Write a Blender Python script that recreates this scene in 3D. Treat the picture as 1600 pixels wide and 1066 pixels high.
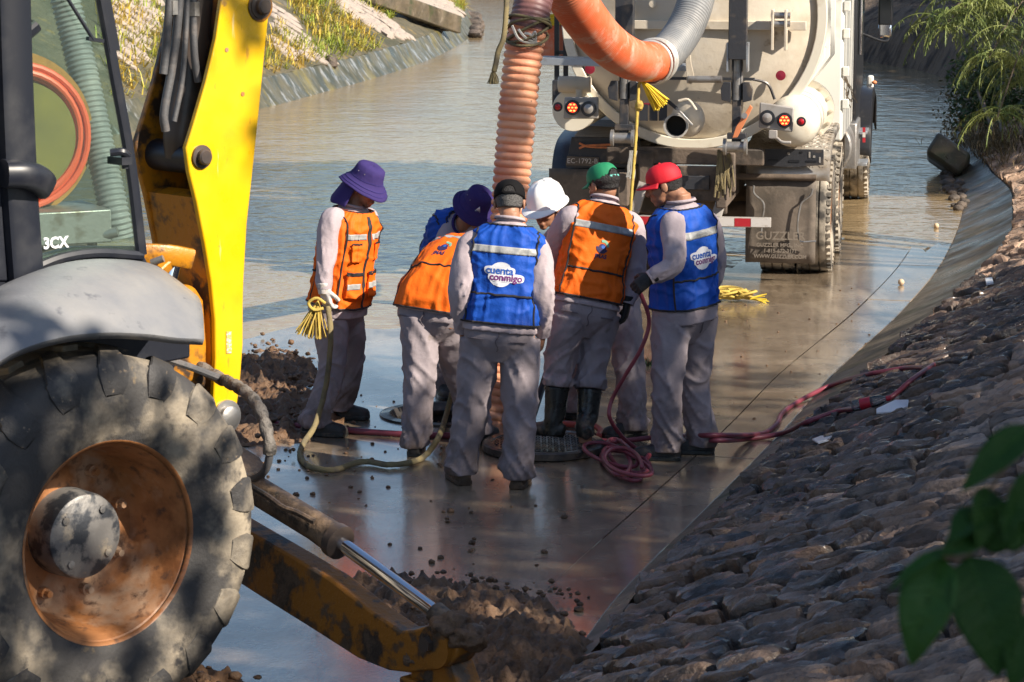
import bpy, bmesh, math, random
import numpy as np
from mathutils import Vector, Matrix, noise
random.seed(7); rng = random.Random(11)
R = math.radians
scene = bpy.context.scene
COL = scene.collection
for o in list(bpy.data.objects): bpy.data.objects.remove(o)

# ------------------------------------------------------------------ camera, sky, sun, exposure
H, F = 3.28, 4200.0
TH = math.atan(683.0 / F)
ct, st = math.cos(TH), math.sin(TH)
cd = bpy.data.cameras.new('camera'); cam = bpy.data.objects.new('camera', cd); COL.objects.link(cam)
cam.location = (0, 0, H); cam.rotation_euler = (math.pi / 2 - TH, 0, 0)
cd.sensor_width = 36; cd.lens = 36 * F / 1600; cd.clip_start = .1; cd.clip_end = 3000
cd.dof.use_dof = True; cd.dof.focus_distance = 17.0; cd.dof.aperture_fstop = 13.0
scene.camera = cam
SUN = Vector((.70, -.44, .575)).normalized()
w = bpy.data.worlds.new('World'); scene.world = w; w.use_nodes = True
wn = w.node_tree.nodes; wl = w.node_tree.links
sky = wn.new('ShaderNodeTexSky'); sky.sky_type = 'NISHITA'; sky.sun_disc = False
sky.sun_elevation = math.asin(SUN.z); sky.sun_rotation = math.atan2(SUN.x, SUN.y)
sky.dust_density = .8; sky.ozone_density = 1.6; sky.air_density = 1.0
wl.new(sky.outputs[0], wn['Background'].inputs[0]); wn['Background'].inputs[1].default_value = .088
sd = bpy.data.lights.new('sun', 'SUN'); sd.energy = 5.0; sd.angle = R(.53); sd.color = (1, .90, .76)
sun = bpy.data.objects.new('sun', sd); COL.objects.link(sun)
sun.rotation_euler = (-SUN).to_track_quat('-Z', 'Y').to_euler(); sun.location = SUN * 60
vs = scene.view_settings; vs.view_transform = 'Standard'; vs.look = 'None'; vs.exposure = 0.86; vs.gamma = 1
vs.use_curve_mapping = False

# ------------------------------------------------------------------ measuring helpers (photo pixel -> place)
def ray(px, py):
    a, b = (px - 800) / F, (533 - py) / F
    return Vector((a, ct + b * st, -st + b * ct))
EYE = Vector((0, 0, H))
def at(px, py, Y):
    r = ray(px, py); return EYE + r * (Y / r.y)
def gnd(px, py, z=0.0):
    r = ray(px, py); return EYE + r * ((z - H) / r.z)
def onp(px, py, P, n):
    r = ray(px, py); return EYE + r * ((Vector(P) - EYE).dot(n) / r.dot(n))
def proj(p):
    q = Vector(p) - EYE; d = q.y * ct - q.z * st; u = q.y * st + q.z * ct
    return 800 + F * q.x / d, 533 - F * u / d, d

# ------------------------------------------------------------------ object helpers
def link(name, me, parent=None, mw=None):
    o = bpy.data.objects.new(name, me); COL.objects.link(o)
    if mw is not None: o.matrix_basis = mw
    if parent is not None:
        o.parent = parent
        if parent.type == 'EMPTY': o.matrix_parent_inverse = Matrix.Translation(parent.location).inverted()
    return o
def tag(o, label=None, cat=None, group=None, kind=None):
    if label: o['label'] = label
    if cat: o['category'] = cat
    if group: o['group'] = group
    if kind: o['kind'] = kind
    return o
def thing(name, label, cat, loc, group=None):
    o = bpy.data.objects.new(name, None); COL.objects.link(o); o.location = loc; o.empty_display_size = .2
    return tag(o, label, cat, group)

def V3(*a): return Vector(a)
def cr(pts, n):
    """Catmull-Rom through pts, n samples; also returns the parameter 0..1 of each sample"""
    P = [Vector(p) for p in pts]
    if len(P) == 2: return [P[0].lerp(P[1], i / (n - 1)) for i in range(n)]
    L = [0]
    for i in range(len(P) - 1): L.append(L[-1] + max(1e-6, (P[i + 1] - P[i]).length))
    out = []
    for k in range(n):
        t = L[-1] * k / (n - 1)
        i = min(len(P) - 2, max(0, next((j for j in range(len(P) - 1) if t <= L[j + 1] + 1e-9), len(P) - 2)))
        u = (t - L[i]) / (L[i + 1] - L[i])
        p1, p2 = P[i], P[i + 1]
        h = L[i + 1] - L[i]
        m1 = (P[i + 1] - P[i - 1]) / (L[i + 1] - L[i - 1]) * h if i > 0 else (p2 - p1)
        m2 = (P[i + 2] - P[i]) / (L[i + 2] - L[i]) * h if i + 2 < len(P) else (p2 - p1)
        out.append((2*u**3-3*u*u+1)*p1 + (u**3-2*u*u+u)*m1 + (-2*u**3+3*u*u)*p2 + (u**3-u*u)*m2)
    return out
def interp(t, tab):
    if t <= tab[0][0]: return tab[0][1:]
    for a, b in zip(tab, tab[1:]):
        if t <= b[0]:
            k = (t - a[0]) / (b[0] - a[0]); k = k * k * (3 - 2 * k) * .5 + k * .5
            return tuple(x + (y - x) * k for x, y in zip(a[1:], b[1:]))
    return tab[-1][1:]

class MB:
    def __init__(s): s.v = []; s.f = []; s.m = []; s.mi = 0
    def add(s, v, f):
        o = len(s.v); s.v += [tuple(p) for p in v]; s.f += [tuple(i + o for i in q) for q in f]; s.m += [s.mi] * len(f)
    def box(s, c, size, X=None, Y=None, Z=None):
        X = Vector(X or (1, 0, 0)).normalized(); Z = Vector(Z or (0, 0, 1)).normalized()
        Y = Vector(Y).normalized() if Y else Z.cross(X).normalized()
        c = Vector(c); v = []
        for k in (-1, 1):
            for j in (-1, 1):
                for i in (-1, 1): v.append(c + X * i * size[0] / 2 + Y * j * size[1] / 2 + Z * k * size[2] / 2)
        s.add(v, [(0, 2, 3, 1), (4, 5, 7, 6), (0, 1, 5, 4), (2, 6, 7, 3), (0, 4, 6, 2), (1, 3, 7, 5)]); return s
    def bar(s, a, b, wd, ht, up=(0, 0, 1)):
        a, b = Vector(a), Vector(b); d = (b - a); up = Vector(up); X = d.normalized(); Y = up.cross(X).normalized(); Z = X.cross(Y)
        return s.box((a + b) / 2, (d.length, wd, ht), X, Y, Z)
    def loft(s, path, rad, n=16, right=None, fold=None, caps=True, sup=2.0, twist=0):
        """tube along path; rad(t)->(rx,ry) or constant; fold(t,theta,i)->dr"""
        N = len(path); P = [Vector(p) for p in path]
        T = [(P[min(i + 1, N - 1)] - P[max(i - 1, 0)]).normalized() for i in range(N)]
        r = Vector(right) if right is not None else (Vector((1, 0, 0)) if abs(T[0].x) < .8 else Vector((0, 1, 0)))
        L = [0]
        for i in range(1, N): L.append(L[-1] + (P[i] - P[i - 1]).length)
        v = []
        for i in range(N):
            r = (r - T[i] * r.dot(T[i])).normalized(); f = T[i].cross(r); t = L[i] / max(L[-1], 1e-9)
            q = rad(t) if callable(rad) else rad
            rx, ry = q if isinstance(q, (tuple, list)) else (q, q)
            for k in range(n):
                a = 2 * math.pi * k / n + twist * L[i]
                c, z = math.cos(a), math.sin(a)
                if sup != 2.0:
                    c = math.copysign(abs(c) ** (2 / sup), c); z = math.copysign(abs(z) ** (2 / sup), z)
                g = 1.0
                dr = fold(t, a, L[i]) if fold else 0
                v.append(P[i] + r * (c * (rx + dr)) + f * (z * (ry + dr)))
        fc = [(i * n + k, i * n + (k + 1) % n, (i + 1) * n + (k + 1) % n, (i + 1) * n + k) for i in range(N - 1) for k in range(n)]
        if caps: fc += [tuple(reversed(range(n))), tuple(range((N - 1) * n, N * n))]
        s.add(v, fc); return s
    def tube(s, pts, r, n=8, m=None, **k):
        return s.loft(cr(pts, m or max(2, len(pts) * 6)) if len(pts) > 2 else pts, r, n, **k)
    def cyl(s, a, b, r, n=20, r2=None):
        r2 = r if r2 is None else r2
        return s.loft([a, b], (lambda t: r + (r2 - r) * t), n)
    def lathe(s, prof, c, ax, n=32, close=False, cap=True):
        """profile (radius, height along axis)"""
        ax = Vector(ax).normalized(); c = Vector(c)
        X = ax.orthogonal().normalized(); Y = ax.cross(X)
        v = []
        for (r, h) in prof:
            for k in range(n):
                a = 2 * math.pi * k / n; v.append(c + ax * h + (X * math.cos(a) + Y * math.sin(a)) * r)
        m = len(prof); fc = []
        for i in range(m - 1 + (1 if close else 0)):
            j = (i + 1) % m
            for k in range(n): fc.append((i * n + k, i * n + (k + 1) % n, j * n + (k + 1) % n, j * n + k))
        if not close and cap:
            if prof[0][0] > 1e-6: fc.append(tuple(reversed(range(n))))
            if prof[-1][0] > 1e-6: fc.append(tuple(range((m - 1) * n, m * n)))
        s.add(v, fc); return s
    def ell(s, c, r, X=(1, 0, 0), Y=(0, 1, 0), Z=(0, 0, 1), nu=18, nv=12, fn=None):
        c, X, Y, Z = Vector(c), Vector(X), Vector(Y), Vector(Z); v = [c + Z * r[2]]
        for j in range(1, nv):
            b = math.pi * j / nv
            for i in range(nu):
                a = 2 * math.pi * i / nu
                p = Vector((math.cos(a) * math.sin(b), math.sin(a) * math.sin(b), math.cos(b)))
                g = fn(p) if fn else 1
                v.append(c + (X * p.x * r[0] + Y * p.y * r[1] + Z * p.z * r[2]) * g)
        v.append(c - Z * r[2]); f = []
        for i in range(nu): f.append((0, 1 + i, 1 + (i + 1) % nu))
        for j in range(nv - 2):
            for i in range(nu):
                a = 1 + j * nu; f.append((a + i, a + nu + i, a + nu + (i + 1) % nu, a + (i + 1) % nu))
        a = 1 + (nv - 2) * nu
        for i in range(nu): f.append((a + i, len(v) - 1, a + (i + 1) % nu))
        s.add(v, f); return s
    def prism(s, poly, d):
        """closed polygon (3-D points) extruded by vector d"""
        d = Vector(d); P = [Vector(p) for p in poly]; n = len(P)
        s.add(P + [p + d for p in P], [tuple(reversed(range(n))), tuple(range(n, 2 * n))] + [(k, (k + 1) % n, n + (k + 1) % n, n + k) for k in range(n)])
        return s
    def grid(s, rows, wrap=False):
        m, n = len(rows), len(rows[0]); v = [p for r in rows for p in r]
        s.add(v, [(i * n + k, i * n + (k + 1) % n, (i + 1) * n + (k + 1) % n, (i + 1) * n + k) for i in range(m - 1) for k in range(n - (0 if wrap else 1))])
        return s
    def mesh(s, name, mats, smooth=40, fix=True):
        me = bpy.data.meshes.new(name); me.from_pydata(s.v, [], s.f)
        for m in (mats if isinstance(mats, (list, tuple)) else [mats]): me.materials.append(m)
        if any(s.m): me.polygons.foreach_set('material_index', s.m)
        if fix:
            bm = bmesh.new(); bm.from_mesh(me); bmesh.ops.recalc_face_normals(bm, faces=bm.faces); bm.to_mesh(me); bm.free()
        if smooth:
            me.polygons.foreach_set('use_smooth', [True] * len(me.polygons))
            if smooth < 180: me.set_sharp_from_angle(angle=R(smooth))
        me.update(); return me
    def build(s, name, mats, parent=None, bevel=0, smooth=40, solid=0, seg=2, fix=True):
        o = link(name, s.mesh(name, mats, smooth, fix), parent)
        if solid:
            m = o.modifiers.new('solid', 'SOLIDIFY'); m.thickness = solid; m.offset = 0
        if bevel:
            m = o.modifiers.new('bevel', 'BEVEL'); m.width = bevel; m.segments = seg; m.limit_method = 'ANGLE'; m.angle_limit = R(35); m.harden_normals = False
        return o

def voxel(name, mb, size, mat, parent=None, smooth=2, disp=None):
    """union of overlapping closed shells into one continuous surface"""
    me = mb.mesh('tmp', [], 0); o = bpy.data.objects.new('tmp', me); COL.objects.link(o)
    m = o.modifiers.new('r', 'REMESH'); m.mode = 'VOXEL'; m.voxel_size = size
    if smooth:
        m = o.modifiers.new('s', 'SMOOTH'); m.iterations = smooth; m.factor = .5
    dg = bpy.context.evaluated_depsgraph_get(); dg.update()
    out = bpy.data.meshes.new_from_object(o.evaluated_get(dg)); out.name = name
    bpy.data.objects.remove(o); bpy.data.meshes.remove(me)
    if disp:
        n = len(out.vertices); co = np.empty(n * 3); no = np.empty(n * 3)
        out.vertices.foreach_get('co', co); out.vertices.foreach_get('normal', no); co = co.reshape(-1, 3); no = no.reshape(-1, 3)
        d = np.array([disp(Vector(p)) for p in co]); co = co + no * d[:, None]
        out.vertices.foreach_set('co', co.ravel())
    out.materials.clear(); out.materials.append(mat)
    out.polygons.foreach_set('use_smooth', [True] * len(out.polygons)); out.update()
    return link(name, out, parent)

# ------------------------------------------------------------------ materials
def M(name, col, rough=.6, metal=0, layers=(), bump=None, spec=.5, rvar=None, rand=0, stretch=None, coat=0, emit=None, trans=0, sss=0, ior=1.5, hem=0):
    """layers: (colour, scale, lo, hi[, stretch]) noise-masked colour laid over; bump: (scale, distance, detail)"""
    m = bpy.data.materials.new(name); m.use_nodes = True; nt = m.node_tree; N = nt.nodes; Lk = nt.links
    b = N['Principled BSDF']; b.inputs['Base Color'].default_value = (*col, 1); b.inputs['Roughness'].default_value = rough
    b.inputs['Metallic'].default_value = metal; b.inputs['Specular IOR Level'].default_value = spec
    b.inputs['IOR'].default_value = ior
    if coat: b.inputs['Coat Weight'].default_value = coat; b.inputs['Coat Roughness'].default_value = .14; b.inputs['Coat IOR'].default_value = 1.33 if coat == .8 else 1.5
    if emit: b.inputs['Emission Color'].default_value = (*emit[0], 1); b.inputs['Emission Strength'].default_value = emit[1]
    if trans: b.inputs['Transmission Weight'].default_value = trans
    if sss:
        b.inputs['Subsurface Weight'].default_value = sss; b.inputs['Subsurface Radius'].default_value = (.02, .008, .004)
    geo = N.new('ShaderNodeNewGeometry')
    def pos(sc):
        if not sc: return geo.outputs['Position']
        mp = N.new('ShaderNodeMapping'); mp.inputs['Scale'].default_value = sc; Lk.new(geo.outputs['Position'], mp.inputs[0]); return mp.outputs[0]
    def nz(scale, detail=4, sc=None, dist=0.0):
        t = N.new('ShaderNodeTexNoise'); t.inputs['Scale'].default_value = scale; t.inputs['Detail'].default_value = detail
        t.inputs['Roughness'].default_value = .6; t.inputs['Distortion'].default_value = dist
        Lk.new(pos(sc), t.inputs['Vector']); return t.outputs['Fac']
    def ramp(x, lo, hi, a=0., bb=1.):
        r = N.new('ShaderNodeMapRange'); r.inputs['From Min'].default_value = lo; r.inputs['From Max'].default_value = hi
        r.inputs['To Min'].default_value = a; r.inputs['To Max'].default_value = bb; Lk.new(x, r.inputs['Value']); return r.outputs[0]
    cur = None
    def mix(fac, c2, mode='MIX'):
        nonlocal cur
        x = N.new('ShaderNodeMix'); x.data_type = 'RGBA'; x.blend_type = mode
        if cur is None: x.inputs[6].default_value = (*col, 1)
        else: Lk.new(cur, x.inputs[6])
        if isinstance(c2, tuple): x.inputs[7].default_value = (*c2, 1)
        else: Lk.new(c2, x.inputs[7])
        if isinstance(fac, float): x.inputs[0].default_value = fac
        else: Lk.new(fac, x.inputs[0])
        cur = x.outputs[2]
    for l in layers: mix(ramp(nz(l[1], 5, l[4] if len(l) > 4 else stretch), l[2], l[3]), l[0])
    if hem:
        sx = N.new('ShaderNodeSeparateXYZ'); Lk.new(geo.outputs['Position'], sx.inputs[0])
        a1 = ramp(sx.outputs[2], hem, .04, 0., .9); a2 = ramp(nz(9, 5), .35, .62); mm = N.new('ShaderNodeMath'); mm.operation = 'MULTIPLY'; Lk.new(a1, mm.inputs[0]); Lk.new(a2, mm.inputs[1]); mix(mm.outputs[0], (.10, .07, .05))
    if rand:
        oi = N.new('ShaderNodeObjectInfo'); hv = N.new('ShaderNodeHueSaturation')
        if cur is None: hv.inputs['Color'].default_value = (*col, 1)
        else: Lk.new(cur, hv.inputs['Color'])
        Lk.new(ramp(oi.outputs['Random'], 0, 1, 1 - rand, 1 + rand), hv.inputs['Value'])
        m2 = N.new('ShaderNodeMath'); m2.operation = 'MULTIPLY'; m2.inputs[1].default_value = 7.31; Lk.new(oi.outputs['Random'], m2.inputs[0])
        fr = N.new('ShaderNodeMath'); fr.operation = 'FRACT'; Lk.new(m2.outputs[0], fr.inputs[0])
        Lk.new(ramp(fr.outputs[0], 0, 1, .72, 1.12), hv.inputs['Saturation']); cur = hv.outputs[0]
    if cur is not None: Lk.new(cur, b.inputs['Base Color'])
    if rvar: Lk.new(ramp(nz(rvar[0], 4, rvar[3] if len(rvar) > 3 else None), .35, .65, rvar[1], rvar[2]), b.inputs['Roughness'])
    if bump:
        prev = None
        for q in (bump if isinstance(bump, list) else [bump]):
            bp = N.new('ShaderNodeBump'); bp.inputs['Distance'].default_value = q[1]; bp.inputs['Strength'].default_value = 1
            Lk.new(nz(q[0], q[2] if len(q) > 2 else 4, q[3] if len(q) > 3 else None), bp.inputs['Height'])
            if prev: Lk.new(prev, bp.inputs['Normal'])
            prev = bp.outputs[0]
        Lk.new(prev, b.inputs['Normal'])
    return m
MUD = (.13, .085, .055)
mt = dict(
 concrete=M('wet_concrete', (.23, .175, .12), .2, layers=[((.14, .105, .072), 1.1, .4, .62), ((.30, .235, .165), 2.7, .5, .72), ((.07, .055, .043), 9, .58, .72), ((.34, .27, .19), 1.6, .54, .68, (1.6, .35, 1)), ((.085, .062, .042), 2.4, .58, .72, (2.2, .3, 1))],
            rvar=(.9, .12, .36), bump=[(8, .006, 3, (1, .4, 1)), (45, .0022, 5)], spec=.5, coat=.8),
 apron=M('apron_concrete', (.15, .118, .08), .5, layers=[((.07, .058, .04), 1.3, .42, .6), ((.25, .21, .16), 5, .57, .75), ((.055, .062, .03), 2.1, .52, .66), ((.10, .08, .05), 3, .5, .64, (.3, .3, 2.5))], rvar=(2, .25, .7), bump=[(5, .012, 4), (60, .003, 4)]),
 sub=M('joint_dark', (.085, .066, .05), .4),
 water=M('muddy_water', (.31, .225, .122), .08, ior=1.24, layers=[((.23, .17, .10), .35, .4, .65, (1, .45, 1))], bump=[(1.6, .024, 2, (1, .8, 1)), (6.0, .010, 2, (.8, 1, 1)), (19, .002, 2)], spec=.5),
 terrain=M('dry_terrain', (.24, .19, .13), .9, layers=[((.12, .12, .05), .4, .45, .6)], bump=(4, .06)),
 mortar=M('bank_mortar', (.13, .10, .08), .7, layers=[((.055, .045, .038), 3, .42, .6)], bump=[(14, .03, 5), (50, .01, 5)]),
 stone=M('dry_stone', (.30, .205, .15), .55, layers=[((.42, .30, .22), 3.0, .5, .68), ((.085, .065, .055), 5.5, .52, .66), ((.15, .13, .12), 11, .55, .7), ((.05, .042, .038), 1.1, .52, .72)],
         bump=[(10, .055, 8, (.45, 1.5, .6)), (38, .014, 6, (.5, 1.3, .6))], rand=.45, rvar=(5, .45, .8)),
 stonewet=M('wet_stone', (.20, .125, .082), .3, coat=.35, layers=[((.042, .034, .03), 4, .45, .6), ((.16, .125, .10), 7, .57, .7)],
         bump=[(10, .055, 8, (.45, 1.5, .6)), (38, .014, 6, (.5, 1.3, .6))], rand=.3, rvar=(5, .16, .5)),
 moss=M('mossy_concrete', (.11, .095, .06), .7, layers=[((.055, .055, .03), 1.1, .42, .6), ((.25, .17, .05), 3.3, .56, .7), ((.20, .18, .15), 2.2, .58, .72)], bump=[(6, .05, 5), (25, .02, 5)]),
 palestone=M('pale_stone', (.36, .30, .25), .8, layers=[((.33, .28, .24), 3, .45, .6)], bump=(12, .03)),
 leftapron=M('streaked_apron', (.10, .092, .058), .38, layers=[((.05, .052, .032), 2.2, .42, .58, (1, 1, .12)), ((.22, .23, .23), 4.2, .54, .64, (1, 1, .08)), ((.17, .14, .04), 1.3, .55, .7)], rvar=(3, .25, .6), bump=(5, .006)),
 dirt=M('wet_dirt', (.15, .083, .043), .75, layers=[((.20, .125, .075), 6, .5, .7), ((.06, .036, .022), 14, .5, .66)], bump=[(22, .02, 6), (70, .008, 5)], rvar=(6, .35, .85)),
 litdirt=M('lit_dirt', (.24, .135, .07), .85, layers=[((.13, .07, .04), 9, .5, .66)], bump=(30, .015, 6)),  # paler copy of dirt, with sunlight put into its colour
 # cloth
 shirt=M('shirt_cloth', (.40, .335, .355), .8, bump=[(26, .004, 3), (220, .0006, 2)], layers=[((.33, .275, .295), 5, .45, .7)], spec=.25),
 trousers=M('trouser_cloth', (.30, .258, .275), .8, bump=[(26, .004, 3), (220, .0006, 2)], layers=[((.21, .18, .195), 4, .45, .7), ((.16, .125, .10), 9, .64, .78)], spec=.25, hem=.42),
 trouserdark=M('trouser_seam', (.15, .125, .14), .85),
 orange=M('orange_vest_cloth', (.80, .135, .004), .7, bump=[(18, .006, 3), (260, .0005, 2)], layers=[((.66, .095, .004), 4, .5, .75)], spec=.3),
 blue=M('blue_vest_cloth', (.006, .070, .40), .65, bump=[(18, .006, 3), (260, .0005, 2)], layers=[((.006, .05, .31), 4, .5, .75)], spec=.3),
 navy=M('navy_cloth', (.035, .028, .15), .8, bump=(30, .004, 3), spec=.2),
 purple=M('purple_cotton', (.040, .027, .125), .85, bump=[(25, .004, 4), (300, .0005, 2)], spec=.2),
 piping=M('black_piping', (.018, .016, .018), .7),
 band=M('reflective_band', (.36, .36, .35), .45, layers=[((.25, .25, .25), 14, .45, .65)], bump=(40, .003, 3)),
 skin=M('skin', (.34, .165, .095), .5, layers=[((.26, .12, .07), 20, .5, .7)], bump=(160, .001, 3), sss=.08),
 hair=M('black_hair', (.012, .010, .010), .55, bump=(120, .012, 4)),
 greyhair=M('greying_hair', (.05, .046, .045), .6, layers=[((.20, .19, .185), 190, .45, .7)], bump=(150, .008, 4)),
 eye=M('eye_white', (.75, .72, .68), .2), iris=M('dark_iris', (.02, .012, .008), .1),
 leather=M('black_leather', (.022, .020, .019), .5, layers=[((.09, .065, .045), 12, .58, .75)], bump=(60, .004)),
 brownshoe=M('muddy_leather', (.055, .036, .022), .6, layers=[((.14, .09, .055), 14, .5, .7)], bump=(60, .004)),
 rubber=M('wet_black_rubber', (.020, .022, .021), .25, layers=[((.14, .10, .07), 8, .56, .66)], rvar=(8, .12, .6), bump=(20, .006)),
 glove=M('pale_leather_glove', (.62, .58, .55), .75, layers=[((.36, .30, .26), 15, .5, .7)], bump=(50, .004)),
 blackglove=M('black_glove', (.015, .015, .016), .6, bump=(60, .004)),
 blackcap=M('black_cap', (.007, .0065, .007), .85, spec=.15, bump=(200, .0008)), greencap=M('green_cap', (.008, .20, .085), .75, bump=(200, .0008)),
 teal=M('teal_strap', (.12, .42, .36), .6), redcap=M('red_cap', (.60, .006, .018), .7, bump=(200, .0008)),
 hardhat=M('white_helmet', (.83, .83, .82), .22, layers=[((.70, .69, .66), 8, .55, .8)], coat=.2),
 white=M('white_print', (.72, .72, .76), .6), violet=M('violet_print', (.16, .02, .16), .6), cyan=M('blue_print', (.02, .10, .42), .6),
 greenprint=M('green_print', (.18, .38, .26), .6), darkprint=M('dark_print', (.03, .02, .08), .6), gold=M('gold_print', (.6, .42, .2), .6),
 # machines
 yellow=M('yellow_paint', (.76, .44, .003), .38, layers=[((.62, .30, .004), 2.0, .52, .72), ((.35, .19, .05), 7, .66, .73), ((.86, .66, .30), 16, .66, .72, (1, 1, .12)), ((.50, .25, .02), 22, .64, .72, (1, 1, .3))], bump=(9, .002), coat=.25, rvar=(3, .25, .5)),
 orangepaint=M('worn_orange_paint', (.50, .20, .010), .4, layers=[((.055, .035, .024), 5, .50, .58), ((.14, .07, .025), 11, .55, .7)], bump=(30, .003)),
 legpaint=M('muddy_orange_paint', (.33, .125, .012), .5, layers=[((.035, .026, .021), 4.5, .50, .57), ((.10, .068, .045), 9, .52, .64)], bump=[(25, .006), (70, .003)]),
 rust=M('rusty_rim_paint', (.37, .155, .055), .5, layers=[((.19, .07, .022), 5, .46, .64), ((.50, .38, .27), 2.2, .54, .70), ((.10, .05, .03), 16, .56, .7)], bump=(25, .003), rvar=(4, .3, .65)),
 tyre=M('dusty_tyre_rubber', (.052, .049, .047), .75, layers=[((.34, .285, .21), 2.6, .47, .64), ((.34, .23, .10), 4, .66, .74), ((.045, .042, .042), 9, .55, .68)], bump=[(16, .008), (60, .003)]),
 lug=M('tread_rubber', (.042, .040, .040), .65, layers=[((.27, .23, .175), 3.2, .47, .64), ((.24, .18, .12), 30, .62, .72)], bump=(40, .006)),
 hub=M('worn_hub', (.22, .21, .20), .45, .3, layers=[((.05, .055, .065), 7, .48, .56), ((.40, .34, .26), 13, .58, .7)], bump=(30, .003)),
 fender=M('grey_fender_plastic', (.18, .185, .20), .5, layers=[((.25, .245, .24), 2.5, .45, .7), ((.11, .115, .13), 12, .62, .72)], bump=(60, .0015), rvar=(3, .35, .6)),
 black=M('black_paint', (.018, .019, .023), .35, layers=[((.055, .05, .048), 8, .58, .75)]),
 cabblack=M('cab_black', (.012, .014, .022), .4, layers=[((.035, .036, .042), 6, .5, .75)]),
 chrome=M('chrome_rod', (.82, .84, .88), .07, 1),
 steel=M('worn_steel', (.34, .33, .32), .45, .7, layers=[((.18, .15, .12), 8, .5, .7)], bump=(30, .002)),
 barrel=M('muddy_cylinder', (.05, .036, .028), .5, layers=[((.22, .15, .095), 5, .52, .66), ((.02, .018, .016), 9, .55, .65)], bump=[(40, .006), (12, .008)]),
 ramblack=M('dusty_ram', (.075, .055, .045), .4, layers=[((.03, .028, .03), 4, .48, .62), ((.22, .16, .12), 6, .6, .75)]),
 hosegrey=M('hydraulic_hose', (.085, .085, .09), .5, layers=[((.16, .14, .13), 12, .5, .7)], bump=(60, .002)),
 mudhose=M('muddy_sleeve', (.17, .15, .13), .6, layers=[((.05, .045, .04), 18, .5, .62)], bump=(45, .012)),
 tank=M('dusty_tank_paint', (.60, .53, .43), .45, layers=[((.42, .35, .26), 1.6, .48, .70), ((.24, .18, .12), 7, .62, .75), ((.60, .55, .48), 3, .6, .75)], bump=(14, .003), rvar=(3, .3, .6)),
 cream=M('cream_paint', (.72, .67, .56), .35, layers=[((.50, .42, .30), 3, .55, .75), ((.26, .17, .09), 16, .68, .76)], coat=.2),
 whitep=M('white_body_paint', (.78, .77, .72), .3, layers=[((.58, .53, .44), 2.5, .58, .8)], coat=.3),
 tread=M('diamond_plate', (.52, .49, .45), .42, .6, layers=[((.30, .24, .18), 4, .45, .7)]),
 darksteel=M('dark_steel_beam', (.045, .047, .055), .4, .2, layers=[((.15, .12, .095), 6, .52, .72)], bump=(30, .002)),
 frame=M('muddy_chassis', (.14, .105, .08), .7, layers=[((.05, .04, .032), 4, .45, .62)], bump=(20, .006)),
 flap=M('dusty_mud_flap', (.155, .125, .10), .75, layers=[((.095, .08, .066), 3, .45, .65), ((.21, .17, .135), 7, .55, .72)], bump=(30, .003)),
 flaptext=M('embossed_text', (.215, .18, .145), .7),
 grating=M('galvanised_step', (.40, .43, .47), .4, .6, layers=[((.25, .24, .23), 10, .5, .7)]),
 lampgrey=M('lamp_plate', (.33, .31, .29), .5, layers=[((.25, .22, .19), 8, .5, .7)]),
 redlamp=M('red_lamp_lit', (.6, .01, .005), .2, emit=((1, .03, .012), 1.1)), lampdot=M('lamp_diode', (.9, .2, .05), .2, emit=((1, .22, .05), 2.2)),
 redlens=M('red_lens', (.40, .012, .02), .2), clearlens=M('clear_lens', (.36, .34, .32), .2, .3), maroon=M('maroon_disc', (.24, .015, .035), .4),
 trucktyre=M('truck_tyre', (.05, .046, .042), .8, layers=[((.42, .37, .30), 4, .38, .56)], bump=(40, .003)),
 orangehandle=M('orange_handle', (.66, .22, .09), .6, layers=[((.4, .16, .08), 12, .55, .7)]),
 glass=None,
 redstrip=M('red_reflector', (.42, .02, .03), .4, layers=[((.3, .16, .13), 20, .55, .7)]), whitestrip=M('white_reflector', (.60, .57, .54), .45, layers=[((.33, .27, .22), 14, .52, .7)]),
 # hoses, ropes
 suction=M('ribbed_orange_hose', (.76, .35, .19), .55, layers=[((.60, .22, .13), 3, .45, .62), ((.72, .46, .35), 5, .56, .74), ((.12, .07, .045), 14, .68, .75)], bump=(60, .002)),
 suctiondark=M('dark_ribbed_hose', (.17, .075, .075), .5, layers=[((.30, .14, .11), 6, .5, .7)]),
 orangehose=M('bright_orange_hose', (.62, .12, .04), .55, layers=[((.56, .20, .11), 2.2, .44, .62), ((.58, .37, .28), 5, .54, .72)]),
 greyhose=M('grey_ribbed_hose', (.20, .205, .21), .5, layers=[((.30, .29, .28), 4, .45, .7)]),
 clamp=M('hose_clamp', (.56, .54, .50), .45, .3, layers=[((.38, .32, .26), 12, .5, .7)]),
 rope=M('muddy_rope', (.22, .175, .085), .9, layers=[((.12, .10, .065), 9, .45, .65)], bump=(150, .003)),
 yellowrope=M('yellow_rope', (.52, .37, .075), .85, layers=[((.33, .22, .06), 14, .5, .7)], bump=(150, .002)),
 brightrope=M('bright_yellow_rope', (.72, .52, .03), .8, layers=[((.5, .34, .05), 20, .5, .7)]),
 redhose=M('dark_red_hose', (.21, .042, .062), .4, layers=[((.17, .035, .045), 5, .5, .7)]),
 redhoselit=M('lit_red_hose', (.42, .075, .06), .45),  # brighter copy of redhose; the sunlit tone is in the colour
 iron=M('cast_iron_cover', (.055, .050, .047), .35, .3, layers=[((.15, .115, .085), 8, .5, .65)], bump=(40, .003), rvar=(7, .2, .6)),
 hole=M('manhole_wall', (.03, .028, .026), .8),
 reelhose=M('reel_orange_hose', (.74, .10, .04), .45), reel=M('olive_reel_paint', (.20, .16, .03), .5, layers=[((.12, .10, .03), 2, .4, .7)]), flange=M('brown_reel_flange', (.36, .17, .03), .5, layers=[((.2, .09, .02), 6, .5, .7)]),
 # plants
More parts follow.
